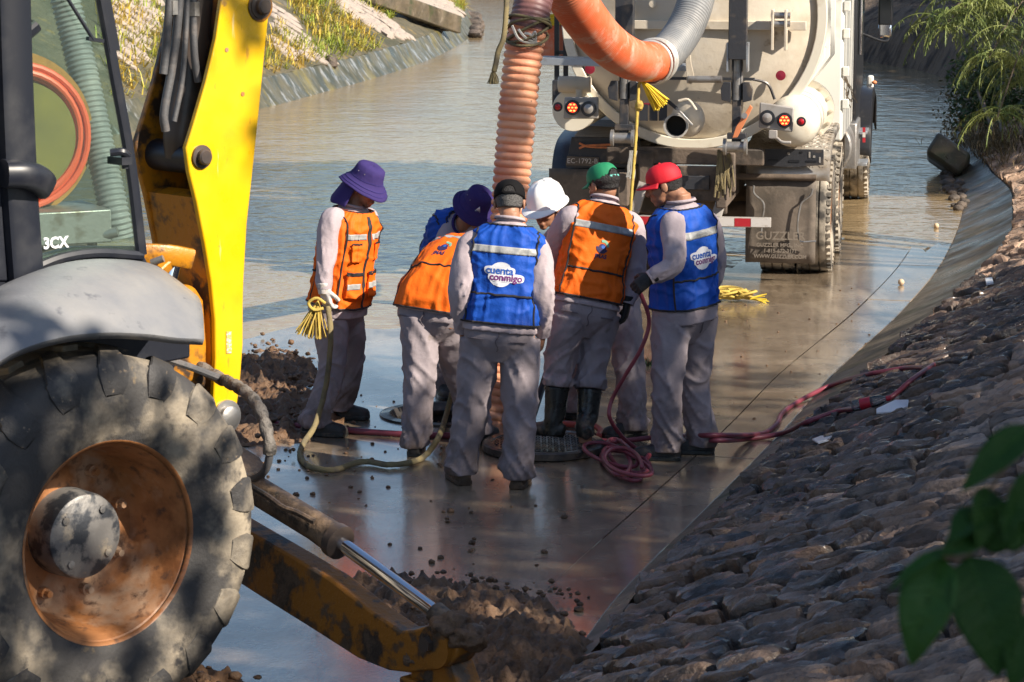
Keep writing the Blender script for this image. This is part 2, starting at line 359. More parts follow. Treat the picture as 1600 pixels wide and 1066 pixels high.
 grass=M('dry_grass', (.58, .42, .07), .8, layers=[((.27, .34, .04), .8, .46, .56), ((.66, .50, .20), 2.6, .55, .72)]),
 leaf=M('bush_leaf', (.035, .065, .015), .6, layers=[((.06, .10, .02), 4, .45, .6)]), frond=M('feathery_frond', (.20, .23, .055), .6, layers=[((.11, .16, .035), 3, .45, .6)]),
 brush=M('dry_brush', (.17, .125, .06), .8), wood=M('twig_bark', (.12, .09, .06), .8, bump=(40, .004)),
 bigleaf=M('broad_leaf', (.012, .045, .008), .62, spec=.18, layers=[((.022, .06, .012), 9, .5, .7)], bump=[(30, .004)]), youngleaf=M('light_broad_leaf', (.022, .075, .010), .5, spec=.25, layers=[((.035, .09, .012), 9, .5, .7)], bump=[(30, .004)]),
 earth=M('cut_earth', (.17, .12, .08), .95, layers=[((.05, .034, .024), 3, .45, .6, (1, 1, .15))], bump=[(3, .12, 5, (1, 1, .2)), (15, .04, 5)]),
 bottle=None, plastic=M('white_plastic', (.72, .73, .75), .35), cork=M('pale_ball', (.6, .45, .3), .6), label=M('red_label', (.5, .02, .04), .4),
)
def glassmat(name, tint, rough=.02, mixf=.72, ior=1.45):
    m = bpy.data.materials.new(name); m.use_nodes = True; nt = m.node_tree; N = nt.nodes; L = nt.links; N.remove(N['Principled BSDF'])
    t = N.new('ShaderNodeBsdfTransparent'); t.inputs[0].default_value = (*tint, 1); g = N.new('ShaderNodeBsdfGlossy'); g.inputs['Roughness'].default_value = rough
    d = N.new('ShaderNodeBsdfDiffuse'); d.inputs[0].default_value = (.35, .40, .38, 1)
    fr = N.new('ShaderNodeFresnel'); fr.inputs[0].default_value = ior; a = N.new('ShaderNodeMixShader'); c = N.new('ShaderNodeMixShader'); c.inputs[0].default_value = 1 - mixf
    L.new(t.outputs[0], c.inputs[1]); L.new(d.outputs[0], c.inputs[2])
    L.new(fr.outputs[0], a.inputs[0]); L.new(c.outputs[0], a.inputs[1]); L.new(g.outputs[0], a.inputs[2]); L.new(a.outputs[0], N['Material Output'].inputs[0]); return m
mt['glass'] = glassmat('tinted_cab_glass', (.72, .84, .78), mixf=.95)
mt['bottle'] = glassmat('clear_plastic', (.85, .85, .87), .1, .85)
# ------------------------------------------------------------------ the channel: floor, water, banks
toeR = [(-7.5, -10), (-4.2, 0), (-1.9, 6), (.12, 11.1), (.49, 12.56), (1.06, 14.51), (1.46, 15.87), (1.73, 16.82), (2.2, 18.58), (2.62, 19.96), (3.13, 21.63), (3.87, 24.36), (4.5, 27.19),
        (4.95, 29.55), (5.23, 31.6), (5.47, 33.8), (5.9, 36.5), (7.05, 42.3), (8.19, 50.0), (8.12, 53.4), (7.58, 56), (6.8, 60), (6, 66), (5, 75), (3.5, 90), (0, 106), (-8, 122), (-40, 140)]
toeL = [(-10, -20), (-9.8, 0), (-9.2, 15), (-8, 27), (-6.65, 34.8), (-6.2, 37.2), (-5.57, 39), (-4.05, 43.7), (-3.37, 47.2), (-2.85, 50), (-1.98, 55.6), (-1.44, 61), (-1.1, 66.2), (-1.0, 70.2), (-.98, 74), (-1.27, 82), (-2.4, 92), (-7, 108), (-15, 119), (-40, 130)]
def densify(poly, step):
    P = [Vector((x, y, 0)) for x, y in poly]; L = sum((b - a).length for a, b in zip(P, P[1:]))
    return cr(P, int(L / step))
def frames(P, side):
    out = []
    for i, p in enumerate(P):
        t = (P[min(i + 1, len(P) - 1)] - P[max(i - 1, 0)]).normalized(); out.append((p, t, Vector((t.y, -t.x, 0)) * side))
    return out
FR = frames(densify(toeR, .25), 1); FL = frames(densify(toeL, .4), -1)
def sheet(name, rows, mat, kind='structure', parent=None, smooth=60):
    m = MB().grid(rows); return tag(m.build(name, mat, parent, smooth=smooth), kind=kind)

# far terrain and channel base, one sheet to the horizon
b = MB(); b.add([(-1500, -1500, -.6), (1500, -1500, -.6), (1500, 1500, -.6), (-1500, 1500, -.6)], [(0, 1, 2, 3)])
tag(b.build('ground', mt['terrain']), kind='structure')
SLOPE = .37; APK = .46
def apronw(y):   # width of the smooth concrete apron at the foot of the right bank
    return interp(y, [(8, .13), (13, .15), (16, .24), (18.5, .44), (20, .54), (24, .66), (28, .56), (31.5, .40), (40, .35)])[0]
# floor: main slab up to the joint that runs along the toe, strip slabs beside it
JW = .34
joint = [p - n * (JW if 8 < p.y < 30 else JW) for p, t, n in FR]
rows = []
for i in range(0, len(FR), 2):
    p, t, n = FR[i]; q = joint[i]
    # left edge: nearest same-index fraction of the left toe
    u = i / (len(FR) - 1) * (len(FL) - 1); l = FL[int(u)][0]
    rows.append([q.lerp(l, k / 24) for k in range(25)])
for r in rows:
    for k in range(len(r)):
        v = r[k]; r[k] = Vector((v.x, v.y, .0))
MHC = gnd(692, 648); MHR = .34
b = MB().grid(rows); me = b.mesh('channel_floor', mt['concrete'], 60)
bm = bmesh.new(); bm.from_mesh(me)   # cut the manhole out of the slab
near = [f for f in bm.faces if (Vector((f.calc_center_median().x, f.calc_center_median().y, 0)) - Vector((MHC.x, MHC.y, 0))).length < 1.5]
bmesh.ops.subdivide_edges(bm, edges=list({e for f in near for e in f.edges}), cuts=14, use_grid_fill=True)
kill = [f for f in bm.faces if (f.calc_center_median().xy - MHC.xy).length < MHR + .03]
bmesh.ops.delete(bm, geom=kill, context='FACES'); bm.to_mesh(me); bm.free()
me.polygons.foreach_set('use_smooth', [True] * len(me.polygons))
floor = tag(link('channel_floor', me), kind='structure')
# slabs along the toe, each its own piece with a gap to its neighbour
i0 = next(i for i, f in enumerate(FR) if f[0].y > 7)
k = i0; step = 9
while k + step < len(FR) and FR[k][0].y < 34:
    a = []
    for side in (0, 1):
        a.append([(FR[j][0] - FR[j][2] * (JW - .0035 if side == 0 else -.03)) for j in range(k, k + step + 1)])
    for s_ in a:
        d = (s_[1] - s_[0]).normalized() * .003; s_[0] = s_[0] + d; s_[-1] = s_[-1] - d
    zz = rng.uniform(-.004, .006)
    poly = [p + V3(0, 0, zz) for p in a[0]] + [p + V3(0, 0, zz) for p in reversed(a[1])]
    MB().prism(poly, (0, 0, -.04)).build('slab', mt['concrete'], floor, bevel=.006)
    k += step
b = MB(); rows = [[p - n * (JW + .1) + V3(0, 0, -.03), p + n * .1 + V3(0, 0, -.03)] for p, t, n in FR]
b.grid(rows).build('joint_bed', mt['sub'], floor)
# the running water: a thin murky sheet over the floor upstream
def front(x):    # where the sheet of water ends
    k_ = max(0, min(1, (x + .1) / 1.3)); k_ = k_ * k_ * (3 - 2 * k_)
    return 19.9 + 3.3 * k_ + .12 * x * k_ - (.55 - .55 * k_) * math.sin(x * 1.7) + 1.1 * k_ * math.sin(x * .8 + 1) + .7 * noise.noise(Vector((x * 1.3, 2, 0))) + .35 * noise.noise(Vector((x * 4, 5, 0))) + (2.6 if x > 2.2 else 0) * min(1, (x - 2.2) * 1.2 if x > 2.2 else 0)
rows = []
nl = 90
ys = [i / 140 for i in range(141)]
for u in ys:
    r = []
    for k in range(nl + 1):
        f = k / nl
        x0 = -7.8 + f * 12.9
        y = front(x0) + (u ** 1.8) * 100
        # lateral limits at this y
        def edge(FRM, y):
            for A, B in zip(FRM, FRM[1:]):
                if A[0].y <= y <= B[0].y: return A[0].x + (B[0].x - A[0].x) * (y - A[0].y) / max(1e-6, B[0].y - A[0].y)
            return FRM[-1][0].x
        xl, xr = edge(FL, y) - .05, edge(FR, y) + .03
        w_ = min(1, u * 5); x = max(min(x0, xr), xl) * (1 - w_) + (xl + (xr - xl) * f) * w_
        r.append(Vector((x, y, -.003 + .008 * min(1, ((u ** 1.8) * 100) / 1.0))))
    rows.append(r)
tag(MB().grid(rows).build('water', mt['water'], smooth=180), kind='structure')

def smoothn(x, y, z): return noise.noise(Vector((x, y, z)))
# left bank: streaked apron, mossy concrete, pale stone strips
rows = []
for p, t, n in FL:
    a = [p + n * (-.03) + V3(0, 0, -.03), p + n * .10 + V3(0, 0, .13), p + n * .2 + V3(0, 0, .28), p + n * .27 + V3(0, 0, .40), p + n * .31 + V3(0, 0, .435)]
    rows.append(a)
lapron = sheet('left_apron', rows, mt['leftapron'])
def leftz(d): return .43 + max(0, min(d, 7) - .31) * .62
rows = []
for p, t, n in FL:
    r = []
    for d in [.29 + .35 * k for k in range(20)]:
        q = p + n * d; z = leftz(d) + .06 * smoothn(q.x * 1.2, q.y * .8, 1) + .03 * smoothn(q.x * 4, q.y * 3, 2) - (.02 if d < .3 else 0)
        r.append(Vector((q.x, q.y, z)))
    for d, z in ((9, 4.6), (30, 4.7), (400, 4.8)):
        r.append(Vector(((p + n * d).x, (p + n * d).y, z)))
    rows.append(r)
lbank = tag(MB().grid(rows).build('left_bank', mt['moss'], smooth=180), kind='structure')
def lpt(i, d):
    p, t, n = FL[max(0, min(len(FL) - 1, int(i)))]; q = p + n * d; return Vector((q.x, q.y, leftz(d) + .06 * smoothn(q.x * 1.2, q.y * .8, 1) + .03 * smoothn(q.x * 4, q.y * 3, 2)))
def lfind(px, py):   # station and distance up the left bank seen at a photo pixel
    best = None
    for i in range(len(FL)):
        if not 25 < FL[i][0].y < 100: continue
        for k in range(28):
            d = .3 + k * .22; q = proj(lpt(i, d)); e = (q[0] - px) ** 2 + (q[1] - py) ** 2
            if best is None or e < best[0]: best = (e, i, d)
    return best[1], best[2]
# right bank base under the stones
def rz(d, y): 
    a = apronw(y); return (d / a) * a * APK if d <= a else a * APK + (d - a) * SLOPE
rows = []; rows2 = []
for p, t, n in FR:
    a = apronw(p.y)
    far = max(0, min(1, (p.y - 37) / 4))
    r = []
    for d in [0, .25, .5, .75, 1.0]:
        q = p + n * a * d; z = a * APK * d ** 1.25
        r.append(Vector((q.x, q.y, z + (.01 * smoothn(q.x * 2, q.y * 2, 7) if d > 0 else -.02))))
    rows2.append(r)
    r = []
    ds = [a * .97 + (-.03 - a * .97) * far, a + (.06 - a) * far, a + .1 + (.18 - a - .1) * far, a + .2 + (.35 - a - .2) * far] + [a + .25 * k for k in range(2, 26)]
    for d in ds:
        q = p + n * d; z = a * APK + (d - a) * SLOPE - .035
        if far:   # upstream the bank is a cut of bare earth under a grey slope
            zc = -.12 + min((d + .05) / .45, 1) * .95 + max(0, d - .4) * .42 + .12 * smoothn(q.x * 2, q.y * 2, 5)
            z = z * (1 - far) + zc * far
        r.append(Vector((q.x, q.y, z + .03 * smoothn(q.x * 3, q.y * 3, 9))))
    L_ = r[-1].z
    for d in (8, 25, 400): r.append(Vector(((p + n * d).x, (p + n * d).y, L_ + .3)))
    rows.append(r)
rj = next(i for i, f in enumerate(FR) if f[0].y > 38)
rapron = sheet('right_apron', rows2[:rj + 1], mt['apron'])
rbank = tag(MB().grid(rows[:rj + 1]).build('stone_bank', mt['mortar'], smooth=180), kind='structure')
tag(MB().grid([[Vector((v.x, v.y, v.z)) for v in r] for r in rows[rj:]]).build('earth_bank', mt['earth'], smooth=180), kind='structure')

# stones of the right bank: Voronoi cells on the slope, each with its own rough dome
def cells(pts, idx, rad):
    out = []
    for i in idx:
        c = pts[i]; poly = [Vector((c.x + rad * math.cos(a), c.y + rad * math.sin(a))) for a in [k * math.pi / 6 for k in range(12)]]
        for j, o in enumerate(pts):
            d = o - c
            if j == i or d.length > 2 * rad: continue
            mid = (c + o) / 2; n = d.normalized(); res = []
            for a, b2 in zip(poly, poly[1:] + poly[:1]):
                da, db = (a - mid).dot(n), (b2 - mid).dot(n)
                if da <= 0: res.append(a)
                if (da < 0) != (db < 0): res.append(a + (b2 - a) * (da / (da - db)))
            poly = res
            if len(poly) < 3: break
        out.append(poly)
    return out
arc = [0]
for i in range(1, len(FR)): arc.append(arc[-1] + (FR[i][0] - FR[i - 1][0]).length)
def rpt(s_, tt, h=0.0):
    import bisect
    i = max(1, min(len(arc) - 1, bisect.bisect(arc, s_))); u = (s_ - arc[i - 1]) / (arc[i] - arc[i - 1])
    p = FR[i - 1][0].lerp(FR[i][0], u); n = FR[i - 1][2].lerp(FR[i][2], u).normalized(); a = apronw(p.y)
    k = math.hypot(1, SLOPE); nrm = (V3(0, 0, 1) - n * SLOPE).normalized()
    q = p + n * (a + tt / k); q.z = a * APK + tt / k * SLOPE - .02
    return q + nrm * h
s0 = next(arc[i] for i, f in enumerate(FR) if f[0].y > 3.5); s1 = next(arc[i] for i, f in enumerate(FR) if f[0].y > 38)
pts = []; ST, UP = .135, .25
for a in range(int((s1 - s0) / ST)):
    for c in range(0, 28):
        pts.append(Vector((s0 + ST * (a + .5 + rng.uniform(-.42, .42) + (c % 2) * .5), UP * (c + .4 + rng.uniform(-.42, .42)) * 1.0)))
pts2 = [Vector((p.x, p.y * .72)) for p in pts]
vis = []
for i, p in enumerate(pts):
    if p.y < .0: continue
    q = proj(rpt(p.x, p.y))
    inside = -40 < q[0] < 1640 and q[1] < 1110
    if -60 < q[0] < 2150 and 120 < q[1] < 1180: vis.append((q[2] + (0 if inside else 100), i))
vis.sort()
poly = cells(pts2, [i for d, i in vis], .22)
rest = MB(); restwet = MB(); nst = 0
for (dist, i), pl in zip(vis, poly):
    if len(pl) < 3: continue
    pl = [Vector((p.x, max(p.y, .012))) for p in pl]
    c = sum(pl, Vector((0, 0))) / len(pl)
    # resample to a soft outline
    per = [0]
    for a, b2 in zip(pl, pl[1:] + pl[:1]): per.append(per[-1] + (b2 - a).length)
    nn = 20; ring = []
    for k in range(nn):
        t = per[-1] * k / nn
        j = max(q for q in range(len(pl)) if per[q] <= t); u = (t - per[j]) / max(1e-6, per[j + 1] - per[j])
        ring.append(pl[j].lerp(pl[(j + 1) % len(pl)], u))
    ring = [(ring[k - 1] + ring[k] * 5 + ring[(k + 1) % nn]) / 7 for k in range(nn)]; jt = [rng.uniform(.88, 1.03) for _ in range(nn)]; ctr = sum(ring, Vector((0, 0))) / nn; ring = [ctr + (p - ctr) * j for p, j in zip(ring, jt)]
    h = rng.uniform(.028, .065); tx, ty = rng.uniform(-.34, .16), rng.uniform(-.14, .12); sd_ = rng.uniform(0, 99)
    v = []; levels = ((1.0, -.06), (.985, .45), (.955, .82), (.84, .97), (.64, 1.0), (.42, 1.0), (.20, 1.0))
    for (sc, hz) in levels:
        for p in ring:
            q = c + (p - c) * sc * (1 - .006 / max(.05, (p - c).length)); w2 = q - c
            hh = hz * h + (tx * w2.x + ty * w2.y) * (1 if hz > 0 else 0)
            if hz > 0:
                Q = q.x * 26 + sd_; hh += .026 * noise.noise(Vector((q.x * 8 + sd_, q.y * 7, sd_))) + .024 * (1 - 2.4 * abs(noise.noise(Vector((Q, q.y * 7, sd_))))) * hz + .012 * noise.noise(Vector((q.x * 28, q.y * 14 + sd_, 3))) + .016 * (math.floor(3 * noise.noise(Vector((q.x * 7 + sd_, q.y * 5, 5)))) / 3)
            v.append(rpt(q.x, q.y / .55, hh))
    v.append(rpt(c.x, c.y / .55, h * 1.02))
    f = []
    for L_ in range(len(levels) - 1):
        for k in range(nn): f.append((L_ * nn + k, L_ * nn + (k + 1) % nn, (L_ + 1) * nn + (k + 1) % nn, (L_ + 1) * nn + k))
    o_ = (len(levels) - 1) * nn
    for k in range(nn): f.append((o_ + k, o_ + (k + 1) % nn, len(v) - 1))
    P = rpt(c.x, c.y / .55); tt = c.y / .55
    wet = tt < 1.25 + .5 * smoothn(P.y * .6, tt, 4) - max(0, P.y - 19) * .5 and P.y < 24
    if nst < 300:
        b = MB(); b.add(v, f); b.build('stone', mt['stonewet'] if wet else mt['stone'], rbank, smooth=38); nst += 1
    else: (restwet if wet else rest).add(v, f)
tag(rest.build('stones', mt['stone'], rbank, smooth=38), kind='stuff')
if restwet.v: tag(restwet.build('wet_stones', mt['stonewet'], rbank, smooth=38), kind='stuff')
# ------------------------------------------------------------------ text as mesh
def textmesh(body, size, depth=0.0, align='CENTER', bold=0):
    c = bpy.data.curves.new('t', 'FONT'); c.body = body; c.size = size; c.extrude = depth; c.align_x = align; c.align_y = 'CENTER'; c.offset = bold
    c.resolution_u = 3
    o = bpy.data.objects.new('t', c); COL.objects.link(o); dg = bpy.context.evaluated_depsgraph_get(); dg.update()
    me = bpy.data.meshes.new_from_object(o.evaluated_get(dg)); bpy.data.objects.remove(o); bpy.data.curves.remove(c); return me
def put_text(name, body, size, P, X, Yv, mat, parent, depth=.002, bold=0):
    me = textmesh(body, size, depth, bold=bold); X = Vector(X).normalized(); Yv = Vector(Yv).normalized(); Z = X.cross(Yv)
    m = Matrix((X, Yv, Z)).transposed().to_4x4(); m.translation = Vector(P); me.transform(m); me.materials.clear(); me.materials.append(mat)
    return link(name, me, parent)

# ------------------------------------------------------------------ backhoe loader at the left
AX = V3(.70, -.714, 0).normalized()       # outward along the axle
EX = V3(.714, .70, 0).normalized()        # rearwards
ZZ = V3(0, 0, 1)
RIM0 = at(168, 848, 10.10)                # centre of the outer rim edge
WC = RIM0 - AX * .20
bh = thing('backhoe_loader', 'yellow and grey backhoe loader with a big muddy tyre and its stabiliser leg down', 'backhoe', (WC.x, WC.y, 0))
RT = .745
wb = MB().lathe([(.40, .215), (.44, .235), (.52, .245), (.62, .245), (.69, .224), (.722, .175), (.725, .0), (.722, -.175), (.69, -.224), (.62, -.245), (.5, -.245), (.40, -.2)], WC, AX, 72, close=True)
wheel = wb.build('wheel', mt['tyre'], bh, smooth=60)
b = MB()
lugm = MB()
# one lug: a curved bar from the shoulder to the centre line, swept back; built in wheel space
X0, Y0 = ZZ.cross(AX).normalized(), ZZ
def wp(r, ang, h): return (X0 * math.cos(ang) + Y0 * math.sin(ang)) * r + AX * h
for side in (1, -1):
    prof = [(.012, .748, 0.0), (.07, .749, .035), (.13, .745, .075), (.185, .733, .11), (.222, .708, .13), (.243, .672, .14), (.252, .625, .145), (.247, .585, .148)]
    vv = []
    for i_, (h, r, a) in enumerate(prof):
        w_ = (.050, .055, .064, .084, .104, .110, .098, .07)[i_]; dp = (.06, .06, .06, .06, .055, .05, .04, .02)[i_]
        up_ = 1 if h < .2 else .3
        q_ = [wp(r - dp * up_, a - w_ * 1.12, (h - (dp if up_ < 1 else 0) * .8) * side), wp(r - .006, a - w_ * .95, h * side), wp(r, a - w_ * .8, h * side), wp(r, a + w_ * .8, h * side), wp(r - .006, a + w_ * .95, h * side), wp(r - dp * up_, a + w_ * 1.12, (h - (dp if up_ < 1 else 0) * .8) * side)]
        vv.append(q_)
    m = MB().grid(vv); m.f += [tuple(range(6)), tuple(len(m.v) - 1 - k for k in range(6))]; m.m += [0, 0]
    me = m.mesh('tread_lug', mt['lug'], 30)
    for k in range(18):
        a = 2 * math.pi * (k + (.5 if side < 0 else 0)) / 18
        o = link('tread_lug', me, wheel, Matrix.Translation(WC) @ Matrix.Rotation(a * 1, 4, AX))
rp = [(.388, .205), (.400, .214), (.403, .200), (.386, .192), (.375, .17), (.365, .09), (.345, .02), (.335, -.03), (.325, -.06), (.31, -.075), (.20, -.085), (0, -.085)]
rim = MB().lathe(rp, WC, AX, 64, cap=False).build('rim', mt['rust'], wheel, smooth=35, solid=.008)
hb = MB().lathe([(.175, -.09), (.172, .03), (.165, .055), (.155, .062), (0, .066)], WC, AX, 40).build('hub', mt['hub'], wheel, smooth=35)
for k in range(8):
    a = 2 * math.pi * k / 8 + .3
    p = WC + (X0 * math.cos(a) + Y0 * math.sin(a)) * .255
    MB().lathe([(.024, -.09), (.024, -.045), (.014, -.045), (.014, -.02), (0, -.02)], p, AX, 8).build('wheel_nut', mt['rust'], wheel)
for k in range(4):
    a = 2 * math.pi * k / 4 + .9
    MB().lathe([(.016, 0), (.016, .01), (0, .012)], WC + (X0 * math.cos(a) + Y0 * math.sin(a)) * .125 + AX * .062, AX, 8).build('hub_bolt', mt['hub'], wheel)

# mudguard: swept between the inner line at the cab and the outer lip
PI_, PO_ = WC - AX * .30, WC + AX * .22
inn = [onp(*q, PI_, AX) for q in [(-90, 520), (-20, 462), (50, 430), (110, 412), (169, 407), (236, 414), (270, 436), (300, 462)]]
out = [onp(*q, PO_, AX) for q in [(-110, 660), (-40, 596), (20, 552), (91, 528), (158, 520), (228, 522), (276, 528), (318, 530)]]
A_, B_ = cr(inn, 30), cr(out, 30); rows = []
for i in range(30):
    r = []
    for k in range(9):
        t = k / 8; p = A_[i].lerp(B_[i], t); p = p + ZZ * (.085 * math.sin(math.pi * t) ** .8) * (1 - .4 * (i / 29) ** 3) + AX * .02 * math.sin(math.pi * t); r.append(p)
    r.append(B_[i] - ZZ * .022 - AX * .012); rows.append(r)
MB().grid(rows).build('mudguard', mt['fender'], bh, smooth=60, solid=.012)

# cab side: frame, glazing, pillars
PC = WC - AX * .33
def pc(x, y, off=0): return onp(x, y, PC, AX) + AX * off
gl = [pc(x, y) for x, y in [(28, -60), (34, 120), (42, 300), (52, 411), (90, 396), (150, 388), (214, 392), (196, 250), (172, 110), (140, -60)]]
MB().prism(gl, -AX * .006).build('side_window', mt['glass'], bh, smooth=0)
fr = MB(); fr.bar(pc(150, -60), pc(176, 80), .05, .035, AX); fr.tube([pc(148, -60), pc(178, 110), pc(203, 250), pc(221, 398)], (.020, .026), 8, right=AX)
fr.tube([pc(221, 400), pc(150, 396), pc(95, 404), pc(46, 424), pc(20, 440)], .022, 8)
fr.build('window_frame', mt['cabblack'], bh)
fr = MB(); fr.tube([pc(14, -80), pc(20, 120), pc(28, 300), pc(38, 440)], (.075, .05), 12, right=EX, sup=4)
fr.build('cab_pillar', mt['cabblack'], bh)
fr = MB().prism([pc(x, y) for x, y in [(-120, 440), (-120, -60), (-6, -60), (4, 300), (14, 440)]], -AX * .04); fr.build('door', mt['cabblack'], bh, bevel=.008)
fr = MB().prism([pc(x, y, -.01) for x, y in [(-120, 400), (30, 418), (60, 402), (120, 386), (222, 386), (238, 420), (300, 470), (300, 560), (-120, 640)]], -AX * .05); fr.build('cab_sill', mt['cabblack'], bh, bevel=.01)
MB().loft(cr([pc(-6, 270, .05), pc(20, 270, .07), pc(44, 278, .06), pc(62, 290, .03)], 12), lambda t: (.075 - .03 * t * t, .055), 14, sup=3).build('hinge_cover', mt['cabblack'], bh)
MB().tube([pc(60, 40, -.02), pc(40, 60, -.02), pc(38, 85, -.02)], .03, 8).build('mirror_arm', mt['cabblack'], bh)
hn = MB(); hn.box(pc(180, 250, .03), (.05, .10, .03), EX, None, ZZ); hn.tube([pc(165, 238, .03), pc(178, 236, .06), pc(190, 244, .05)], .016, 8); hn.tube([pc(182, 236, .05), pc(184, 262, .05)], .014, 8)
hn.build('window_catch', mt['cabblack'], bh)
wpz = MB(); wpz.tube([pc(96, -10, .02), pc(120, 30, .025), pc(140, 62, .025)], .008, 6); wpz.bar(pc(132, 60, .02), pc(156, 64, .02), .015, .02, AX); wpz.build('wiper', mt['cabblack'], bh)
e1 = (pc(110, 380) - pc(60, 384)).normalized()
put_text('lettering', '3CX', .062, pc(86, 380, .004), e1, ZZ, mt['white'], bh, bold=.0018)
# inside the cab: seat edge and console seen through the glass
sb = MB().loft(cr([pc(60, 330, -.3), pc(60, 350, -.3), pc(62, 420, -.3)], 8), .10, 14); sb.build('seat', mt['cabblack'], bh)

# the front half of the machine, left of the picture
fb_ = MB(); c = WC - AX * .78 - EX * 1.75; fb_.box((c.x, c.y, 1.25), (1.7, .95, .75), EX, None, ZZ); fb_.build('hood', mt['yellow'], bh, bevel=.06, seg=3)
fb_ = MB(); c = WC - AX * .78 - EX * .2; fb_.box((c.x, c.y, 3.16), (1.5, 1.3, .12), EX, None, ZZ); fb_.build('cab_roof', mt['orangepaint'], bh, bevel=.04)
fb_ = MB(); c = WC - AX * .78 - EX * 1.2; fb_.box((c.x, c.y, .75), (2.8, .6, .4), EX, None, ZZ); fb_.build('chassis', mt['frame'], bh, bevel=.03)
for o_ in (.05, -1.45):
    c = V3(WC.x, WC.y, .46) - EX * 2.2 + AX * o_
    q = MB().lathe([(.24, .14), (.32, .17), (.42, .16), (.46, .11), (.465, 0), (.46, -.11), (.42, -.16), (.32, -.17), (.24, -.14)], c, AX, 40, close=True).build('wheel', mt['tyre'], bh)
    MB().lathe([(.25, .12), (.20, .05), (.1, .08), (0, .08)], c, AX, 28).build('rim', mt['rust'], q)
q = MB().lathe([(.40, .215), (.52, .25), (.69, .224), (.74, .175), (.745, 0), (.74, -.175), (.69, -.224), (.52, -.25), (.40, -.2)], WC - AX * 1.55, AX, 48, close=True).build('wheel', mt['tyre'], bh)

# backhoe boom: two side plates, ram and pins between them
PB = V3(-1.12, 11.75, 0)
def pb(x, y, off=0): return onp(x, y, PB, AX) + AX * off
outl = [(352, -40), (338, 60), (322, 128), (304, 190), (291, 231), (296, 270), (307, 314), (320, 380), (330, 440), (336, 500), (337, 560), (334, 620), (334, 648), (345, 664), (360, 662), (370, 640), (376, 590), (380, 537), (380, 478), (381, 440), (386, 351), (396, 260), (406, 165), (416, 60), (428, -40)]
pl = MB().prism([pb(*q) for q in outl], -AX * .03).build('boom_plate', mt['yellow'], bh, bevel=.006)
MB().prism([pb(*q) - AX * .36 for q in outl], -AX * .03).build('boom_plate', mt['orangepaint'], bh, bevel=.006)
inner = [(340, 640), (332, 500), (324, 400), (330, 380), (352, 380), (362, 560), (356, 640)]
MB().prism([pb(x, y) - AX * .03 for x, y in [(424, -40), (410, 80), (396, 200), (384, 330), (374, 330), (384, 200), (398, 80), (410, -40)]], -AX * .33).build('boom_web', mt['cabblack'], bh)
MB().prism([pb(x, y) - AX * .03 for x, y in [(310, 310), (330, 300), (345, 440), (345, 640), (338, 640), (333, 440)]], -AX * .33).build('boom_web', mt['orangepaint'], bh)
for (x, y, r) in [(314, 245, .034), (406, 10, .036), (353, 651, .05)]:
    c = pb(x, y); pn = MB(); pn.lathe([(r * 1.5, -.005), (r * 1.5, .012), (r, .014), (r, .035), (r * .8, .042), (0, .042)], c, AX, 24)
    pn.build('pivot_pin', mt['steel'] if y > 300 else mt['ramblack'], bh)
    if y == 10: MB().lathe([(r * 1.85, .0), (r * 1.85, .006), (r * 1.5, .008)], c, AX, 24).build('pin_boss', mt['orangepaint'], bh)
for x, y in [(354, 78), (379, 147)]:
    MB().lathe([(.010, 0), (.010, .003), (0, .003)], pb(x, y), AX, 8).build('bolt_hole', mt['rust'], bh)
MB().prism([pb(x, y, .003) for x, y in [(353, 518), (361, 518), (361, 552), (353, 552)]], AX * .001).build('warning_sticker', M('sticker', (.55, .40, .12), .5, layers=[((.7, .62, .5), 60, .5, .55)]), bh)
ramC = lambda x, y: onp(x, y, PB - AX * .19, AX)
MB().loft(cr([ramC(310, -60), ramC(297, 80), ramC(287, 180), ramC(279, 250)], 30), lambda t: .080 if t < .9 else .080 - .02 * (t - .9) * 10, 24).build('boom_ram', mt['ramblack'], bh)
MB().lathe([(.07, -.17), (.07, .17)], ramC(283, 245), AX, 24).build('ram_pin', mt['cabblack'], bh)
for pts, r in (([(268, -40), (262, 40), (258, 90), (255, 116)], .018), ([(284, -40), (276, 50), (268, 110), (256, 180), (259, 205)], .019), ([(303, -40), (302, 30), (304, 90), (310, 128)], .017), ([(294, -40), (290, 60), (284, 130), (272, 190)], .012)):
    MB().tube([onp(x, y, PB - AX * .08, AX) for x, y in pts], r, 10).build('hydraulic_hose', mt['hosegrey'], bh)
for x, y in [(269, 12), (303, 14)]:
    c = onp(x, y, PB - AX * .08, AX); MB().lathe([(.026, -.03), (.026, .03)], c, ZZ, 6).build('hose_fitting', mt['steel'], bh)
# kingpost casting, bracket and slew ram behind the mudguard
PK = V3(-1.45, 11.45, 0)
def pk(x, y, off=0): return onp(x, y, PK, AX) + AX * off
MB().prism([pk(x, y) for x, y in [(196, 500), (236, 470), (276, 448), (308, 446), (322, 470), (327, 540), (326, 612), (302, 600), (200, 610)]], -AX * .30).build('kingpost', mt['orangepaint'], bh, bevel=.035, seg=4)
MB().prism([pk(x, y, .004) for x, y in [(252, 524), (276, 526), (280, 560), (270, 580), (250, 560)]], -AX * .02).build('kingpost_slot', mt['cabblack'], bh, bevel=.008)
MB().loft(cr([pk(228, 398, -.05), pk(262, 398, 0), pk(294, 404, .02)], 10), lambda t: (.028, .045), 12, sup=4).build('bracket', mt['orangepaint'], bh)
MB().loft(cr([pk(250, 424, 0), pk(270, 408, 0), pk(288, 402, .01)], 8), lambda t: (.02, .03), 10, sup=4).build('bracket', mt['orangepaint'], bh)
MB().cyl(pk(276, 414, -.03), pk(268, 446, -.03), .042, 20).build('slew_rod', mt['chrome'], bh)
MB().cyl(pk(232, 410, .02), pk(242, 402, .06), .016, 10).build('grease_fitting', mt['steel'], bh)
